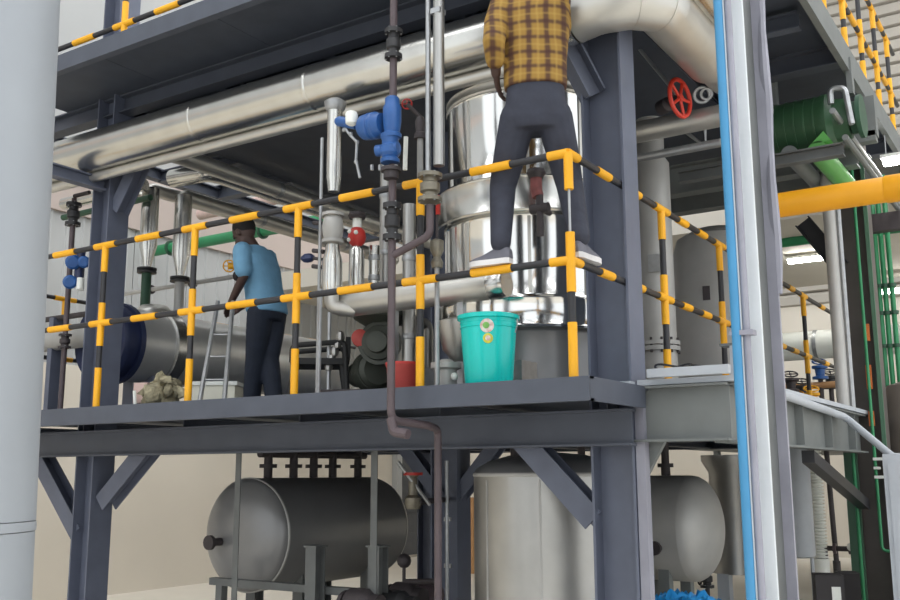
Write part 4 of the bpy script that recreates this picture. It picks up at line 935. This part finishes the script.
MB().span((c_.x-.25, c_.y-.32, .05), (c_.x+.25, c_.y+.32, zc_-.08)).build('crate', 'grey_steel', o); MB().span((c_.x-.25, c_.y-.32, 0), (c_.x+.25, c_.y+.32, .05)).build('pallet', 'cardboard', o)
# right-lower background: grey tank, ribbed white hose, pipes, boxes
p = onz(789, 12.5, 0); o = thing('grey_silo', p, 'pale grey upright tank seen just right of the foreground column', 'tank')
MB().lathe(p+Z*.55, Z, [(0, .17), (.02, .2), (1.3, .2), (1.35, .17)], 32).build('shell', 'light_steel', o)
for a in (.3, 2.4, 4.5): MB().tube([p+V((.15*math.cos(a), .15*math.sin(a), 0)), p+V((.15*math.cos(a), .15*math.sin(a), .58))], .025, 8).build('leg', 'light_steel', o)
p = onz(810, 13.5, 0); o = thing('ribbed_hose', p, 'white ribbed vertical hose against the back wall at right', 'hose')
z0, z1 = dep(810, 556, 13.5).z, 2.0; mb = MB(); pr = []; kk = 34
for i in range(kk): t_ = (z1-z0)*i/kk; pr += [(t_, .065), (t_+.012, .1), (t_+.03, .1), (t_+.042, .065)]
mb.lathe(V((p.x, p.y, z0)), Z, pr, 20); mb.build('hose', 'white_plastic', o); MB().cyl(p, V((p.x, p.y, z0)), .11, 16).build('foot', 'white_plastic', o)
p = onz(825, 13.5, 0); o = thing('dark_standpipe', p, 'dark vertical pipe right of the ribbed hose', 'pipe'); MB().tube([(p.x, p.y, .4), (p.x-.04, p.y, 2.4)], .035, 10).build('tube', 'iron', o); MB().cyl((p.x, p.y, 0), (p.x, p.y, .42), .05, 12).build('foot', 'iron', o)
p = onz(851, 13.5, 0); o = thing('valve_standpipe', p, 'thin vertical pipe with a round valve left of the green column', 'pipe'); MB().tube([(p.x, p.y, .0), (p.x-.04, p.y, 2.4)], .022, 10).build('tube', 'iron', o); MB().ball((p.x, p.y, dep(851, 533, 13.5).z), .07, 12).build('valve', 'iron', o)
p = onz(838, 13.3, 0); z = dep(838, 547, 13.3).z; o = thing('brown_manifold', (p.x, p.y, z), 'low brown manifold with a white gauge against the back wall', 'pipe')
MB().tube([(p.x-.32, p.y, z), (p.x+.4, p.y, z)], .035, 10).build('tube', 'iron', o)
for k in (-.2, .0, .2): MB().lathe((p.x+k, p.y, z), X, [(0, .07), (.04, .07)], 14).build('flange', 'brown_pipe', o)
MB().ball((p.x+.04, p.y-.06, z+.03), .055, 12).build('gauge', 'white_plastic', o)
for k in (-.3, .35): MB().tube([(p.x+k, p.y, 0), (p.x+k, p.y, z)], .025, 8).build('foot', 'iron', o)
for k, (px, py, t, w_, d_, h) in enumerate(((815, 572, 7.2, .19, .2, .5), (834, 570, 7.6, .15, .2, .5))):
    p = onz(px, t, 0); zt_ = dep(px, py, t).z
    o = thing('black_carton', (p.x, p.y, 0), ('larger black carton with a white label at lower right', 'narrower black carton behind the labelled one at lower right')[k], 'box', 'black cartons')
    MB().box((p.x, p.y, zt_-.14), (w_, d_, .28), .35).build('box', 'box_black', o); MB().box((p.x, p.y, zt_+.002), (w_*1.01, d_*1.01, .012), .35).build('lid', 'box_black', o)
    MB().box((p.x, p.y, (zt_-.28)/2), (w_*1.3, d_*1.3, zt_-.28), .35).build('plinth', 'grey_steel', o)
    if k == 0:
        e = Matrix.Rotation(.35, 3, 'Z') @ V((.04, -d_/2-.002, 0)); MB().box(V((p.x, p.y, zt_-.14))+e, (.06, .004, .14), .35).build('paper_label', 'white_plastic', o)

# ================================================================== PEOPLE
def remesh(mb, name, mats, parent, voxel, smooth=2):
    o = mb.build(name, mats, parent, 180)
    md = o.modifiers.new('r', 'REMESH'); md.mode = 'VOXEL'; md.voxel_size = voxel; md.use_smooth_shade = True
    ms = o.modifiers.new('s', 'SMOOTH'); ms.iterations = smooth; ms.factor = .5
    dg = bpy.context.evaluated_depsgraph_get(); dg.update()
    me = bpy.data.meshes.new_from_object(o.evaluated_get(dg)); o.modifiers.clear(); old = o.data; o.data = me; bpy.data.meshes.remove(old)
    me.name = name
    if not me.materials: me.materials.append(M[mats])
    me.polygons.foreach_set('use_smooth', [True]*len(me.polygons))
    return o
def limb(mb, pts, rr, n=14):
    mb.tube(pts, rr, n); mb.ball(pts[0], rr[0], 12); mb.ball(pts[-1], rr[-1], 12)
def loft(mb, secs, Rv, Fv, n=28, p=2.4):
    """secs: (centre, half width, half depth) stacked rings, superellipse"""
    vs = []
    for c, a, b in secs:
        for j in range(n):
            t = 2*PI*j/n; ct, st_ = math.cos(t), math.sin(t)
            vs.append(V(c) + Rv*(a*math.copysign(abs(ct)**(2/p), ct)) + Fv*(b*math.copysign(abs(st_)**(2/p), st_)))
    k = len(secs); mb.add(vs, [(i*n+j, i*n+(j+1) % n, (i+1)*n+(j+1) % n, (i+1)*n+j) for i in range(k-1) for j in range(n)] + [tuple(range(n))[::-1], tuple((k-1)*n+j for j in range(n))])
def hand(mb, wrist, d, palm_n, thumb, curl=.5):
    """d: along the hand, palm_n: out of the palm, thumb: side of the thumb"""
    d, thumb = d.normalized(), thumb.normalized(); pn = palm_n.normalized()
    loft(mb, [(wrist, .026, .02), (wrist+d*.03, .036, .018), (wrist+d*.085, .043, .016), (wrist+d*.095, .04, .014)], thumb, pn, 16)
    for k, (o_, L) in enumerate(((.032, .07), (.011, .08), (-.011, .075), (-.032, .058))):
        b = wrist+d*.088+thumb*o_; p1 = b+(d*math.cos(curl*.6)+pn*math.sin(curl*.6))*L*.45
        p2 = p1+(d*math.cos(curl*1.5)+pn*math.sin(curl*1.5))*L*.33; p3 = p2+(d*math.cos(curl*2.2)+pn*math.sin(curl*2.2))*L*.24
        limb(mb, [b, p1, p2, p3], [.0095, .009, .0083, .007], 8)
    b = wrist+d*.03+thumb*.032; p1 = b+(thumb*.7+d*.7+pn*.2).normalized()*.04; p2 = p1+(d*.9+thumb*.3+pn*.3).normalized()*.035
    limb(mb, [b, p1, p2], [.013, .011, .0085], 8)
def headmesh(mb, c, f, u, r_):
    """c: centre of skull; f face dir; u up; r_ right"""
    R = Matrix((r_, f, u)).transposed()
    mb.ball(c+u*.02-f*.01, .1, 20, sc=(.78, .98, 1.08), R=R)
    mb.ball(c-u*.05+f*.025, .075, 16, sc=(.82, .9, 1.05), R=R)
    mb.ball(c-u*.1+f*.055, .03, 12, sc=(1, .8, .7), R=R)
    limb(mb, [c+f*.088+u*.005, c+f*.106-u*.03], [.009, .014], 8)
    for s_ in (-1, 1): mb.ball(c+r_*s_*.079-u*.01, .03, 10, sc=(.3, .6, 1), R=R); mb.ball(c+r_*s_*.032+f*.075+u*.018, .02, 10, sc=(1, .6, .5), R=R)
def facebits(parent, c, f, u, r_):
    R = Matrix((r_, f, u)).transposed()
    for s_ in (-1, 1): MB().ball(c+r_*s_*.032+f*.083+u*.004, .0095, 10, R=R).build('eye', 'eye', parent)
    MB().ball(c+f*.083-u*.062, .022, 10, sc=(1, .35, .28), R=R).build('mouth', 'lip', parent)
def hairmesh(parent, c, f, u, r_):
    R = Matrix((r_, f, u)).transposed(); mb = MB(); mb.ball(c+u*.035-f*.022, .103, 24, sc=(.8, .95, 1.03), R=R)
    o = mb.build('hair', 'hair', parent, 180); return o
def shoe(parent, heel, toe, up, m_, sole, nm='shoe'):
    heel, toe = V(heel), V(toe); d = (toe-heel).normalized(); s_ = d.cross(up).normalized(); L = (toe-heel).length
    n = 20; vs = []
    def ringp(t, w_): return heel+d*L*t, w_
    prof_ = [(0, .02), (.06, .031), (.2, .034), (.45, .036), (.68, .044), (.85, .041), (.95, .028), (1, .01)]
    b = MB(); so = MB()
    for (mbx, z0, z1, k) in ((so, 0, .028, 1.06),):
        pl = [heel+d*L*t+s_*w_*k for t, w_ in prof_] + [heel+d*L*t-s_*w_*k for t, w_ in prof_[::-1]]
        N = len(pl); mbx.add([p+up*z0 for p in pl]+[p+up*z1 for p in pl], [(i, (i+1) % N, N+(i+1) % N, N+i) for i in range(N)]+[tuple(range(N))[::-1], tuple(range(N, 2*N))])
    hts = [(.0, .075), (.1, .095), (.28, .1), (.42, .085), (.62, .062), (.82, .05), (.95, .042), (1, .03)]
    vs = []; K = 12
    for (t, h), (_, w_) in zip(hts, prof_):
        for j in range(K):
            a = PI*j/(K-1); vs.append(heel+d*L*t+s_*math.cos(a)*w_*1.0+up*(.026+max(h-.026, .004)*math.sin(a)**.7))
    b.add(vs, [(i*K+j, i*K+j+1, (i+1)*K+j+1, (i+1)*K+j) for i in range(7) for j in range(K-1)] + [tuple(range(K)), tuple(7*K+j for j in range(K))] + [tuple(i*K for i in range(8)) + tuple(i*K+K-1 for i in range(7, -1, -1))])
    o = b.build(nm, m_, parent, 60); so.build('sole', sole, o)
    return o

# ---- man in plaid shirt standing on the mid rails
RT = DK+.58+.024
footL = (V((-2.375, 4.22, RT)), V((-2.62, 4.22, RT)))
footR = (V((-2.04, 4.27, RT)), V((-2.04, 4.53, RT)))
F1 = V((-.45, .89, 0)).normalized(); R1 = V((F1.y, -F1.x, 0))
t1_ = 5.06
hipc = dep(536, 114, t1_+.05)               # pelvis centre
per = thing('person', V((hipc.x, hipc.y, RT)), 'person in a mustard plaid shirt and dark trousers standing on the railing, back turned', 'person')
lean = dep(534, -10, t1_+.12)-hipc
chest = hipc+V((0, 0, .40))+F1*.0; neckb = hipc+V((0, 0, .66))-F1*.02; headc = neckb+Z*.19+F1*.03
shL, shR = neckb-R1*.19-Z*.04, neckb+R1*.15-Z*.04
elL = dep(494, 42, t1_-.02); wrL = dep(496, 74, t1_+.06)
elR = shR-R1*.03+F1*.1-Z*.25; wrR = elR+F1*.03-R1*.16+Z*.16
hL, hR = hipc-R1*.095-Z*.02, hipc+R1*.095-Z*.02
anL, anR = footL[0]+V((-.06, 0, .1)), footR[0]+V((0, .06, .1))
def kneep(h, a, out, L1=.41, L2=.4):
    d = (a-h).length; mid_ = (h+a)/2; s_ = max(0, ((L1+L2)/2)**2-(d/2)**2)**.5; ax = (a-h).normalized(); o_ = (out-ax*out.dot(ax)).normalized(); return mid_+o_*min(s_, .12)
knL = kneep(hL, anL, F1*.8-R1*.3); knR = kneep(hR, anR, F1*.8+R1*.1)
def body(per, mb, hipc, chest, neckb, headc, f, r_, fh, rh, uh, arms, legs, voxel=.0065):
    loft(mb, [(hipc-Z*.08, .13, .09), (hipc, .15, .105), (hipc+Z*.14, .13, .095), (chest, .155, .11), (neckb-Z*.06, .15, .085), (neckb-Z*.01, .07, .06)], r_, f)
    limb(mb, [neckb-Z*.03, headc-uh*.05], [.056, .054])
    headmesh(mb, headc, fh, uh, rh)
    for s_, e, w_ in arms: limb(mb, [s_, s_.lerp(e, .5), e, e.lerp(w_, .4), w_], [.05, .044, .038, .036, .026])
    for h, k, a in legs: limb(mb, [h, h.lerp(k, .5), k, k.lerp(a, .35), a], [.085, .075, .055, .056, .036])
    return remesh(mb, 'body', 'skin', per, voxel)
mb = MB(); hand(mb, wrL, (dep(499, 97, t1_+.16)-wrL), -R1*-.8+F1*.2, F1, .35); hand(mb, wrR, -R1+Z*.6, F1*-1, Z, .7)
UZ = Z; bo = body(per, mb, hipc, chest, neckb, headc, F1, R1, F1, R1, Z, ((shL, elL, wrL), (shR, elR, wrR)), ((hL, knL, anL), (hR, knR, anR)))
facebits(per, headc, F1, Z, R1); hairmesh(per, headc, F1, Z, R1)
mb = MB(); loft(mb, [(hipc+Z*.135, .165, .125), (hipc+Z*.17, .168, .128), (hipc+Z*.28, .168, .125), (chest+Z*.05, .185, .13), (neckb-Z*.1, .19, .11), (neckb-Z*.035, .15, .09), (neckb, .08, .072)], R1, F1)
limb(mb, [shL+R1*.03, shL.lerp(elL, .5), elL, elL.lerp(wrL, .55)], [.075, .066, .06, .052]); limb(mb, [shR-R1*.03, shR.lerp(elR, .5), elR, elR.lerp(wrR, .55)], [.075, .066, .06, .052])
remesh(mb, 'shirt', 'plaid', per, .009)
mb = MB(); loft(mb, [(hipc-Z*.1, .14, .105), (hipc-Z*.04, .166, .12), (hipc+Z*.04, .163, .12), (hipc+Z*.14, .152, .112), (hipc+Z*.17, .15, .11)], R1, F1)
for h, k, a in ((hL, knL, anL), (hR, knR, anR)): limb(mb, [h, h.lerp(k, .5), k, k.lerp(a, .5), a+Z*.015], [.098, .088, .072, .063, .054])
remesh(mb, 'trousers', 'dark_jean', per, .009)
shoe(per, *footL, Z, 'shoe_grey', 'sole_white'); shoe(per, *footR, Z, 'shoe_grey', 'sole_white')

# ---- worker in light blue shirt on the deck
W0 = onz(262, 7.7, DK); vd = (W0-EYE); vd.z = 0; vd.normalize(); il = V((-vd.y, vd.x, 0))   # il: image left
F2 = (vd*.62+il*.78).normalized(); R2_ = V((F2.y, -F2.x, 0))
pw = thing('person', W0, 'person in a light blue short-sleeved shirt and navy trousers working on the deck', 'person')
T_ = 7.7
hip2 = dep(267, 322, T_); hip2 = V((hip2.x, hip2.y, DK+.86))
nb2 = dep(256, 249, T_); ch2 = hip2.lerp(nb2, .6)
hd2 = dep(244, 233, T_-.0); u2 = (Z*.8+F2*.55).normalized(); f2 = (F2*.8-Z*.55).normalized(); r2 = f2.cross(u2).normalized()
sL2, sR2 = nb2-R2_*.18-Z*.05, nb2+R2_*.18-Z*.05
eL2 = dep(244, 276, T_-.2); wL2 = dep(231, 302, T_-.12)
eR2 = sR2-Z*.27+F2*.06; wR2 = eR2+F2*.22-Z*.1
hl, hr = hip2-R2_*.09-Z*.03, hip2+R2_*.09-Z*.03
al, ar = onz(251, 7.72, DK+.09), onz(275, 7.62, DK+.09)
kl, kr = kneep(hl, al, F2, .375, .375), kneep(hr, ar, F2, .375, .375)
mb = MB(); hand(mb, wL2, dep(226, 312, T_)-wL2, -Z+F2*.2, -R2_*-1+F2*.2, .7); hand(mb, wR2, F2-Z*.3, -R2_, Z, .7)
body(pw, mb, hip2, ch2, nb2, hd2, F2, R2_, f2, r2, u2, ((sL2, eL2, wL2), (sR2, eR2, wR2)), ((hl, kl, al), (hr, kr, ar)), .007)
facebits(pw, hd2, f2, u2, r2); hairmesh(pw, hd2, f2, u2, r2)
mb = MB(); dn = (nb2-hip2); loft(mb, [(hip2-Z*.05, .182, .142), (hip2+dn*.12, .178, .135), (hip2+dn*.35, .172, .125), (hip2+dn*.65, .19, .13), (hip2+dn*.85, .195, .11), (hip2+dn*.95, .15, .09), (nb2+dn*.04, .075, .07)], R2_, F2)
limb(mb, [sL2+R2_*.015, sL2.lerp(eL2, .5), sL2.lerp(eL2, .75)], [.076, .072, .07]); limb(mb, [sR2-R2_*.03, sR2.lerp(eR2, .5), sR2.lerp(eR2, .8)], [.078, .074, .07])
remesh(mb, 'shirt', 'blue_shirt', pw, .01)
mb = MB(); loft(mb, [(hip2-Z*.11, .14, .11), (hip2-Z*.04, .172, .128), (hip2+Z*.05, .165, .122), (hip2+Z*.12, .152, .112)], R2_, F2)
for h, k, a in ((hl, kl, al), (hr, kr, ar)): limb(mb, [h, h.lerp(k, .5), k, k.lerp(a, .5), a-Z*.03], [.102, .095, .08, .074, .068])
remesh(mb, 'trousers', 'navy_cloth', pw, .01)
for a in (al, ar): shoe(pw, V((a.x, a.y, DK))-F2*.07, V((a.x, a.y, DK))+F2*.2, Z, 'shoe_dark', 'sole_white')

for o in list(bpy.data.objects):
    if '_b' in o: del o['_b']
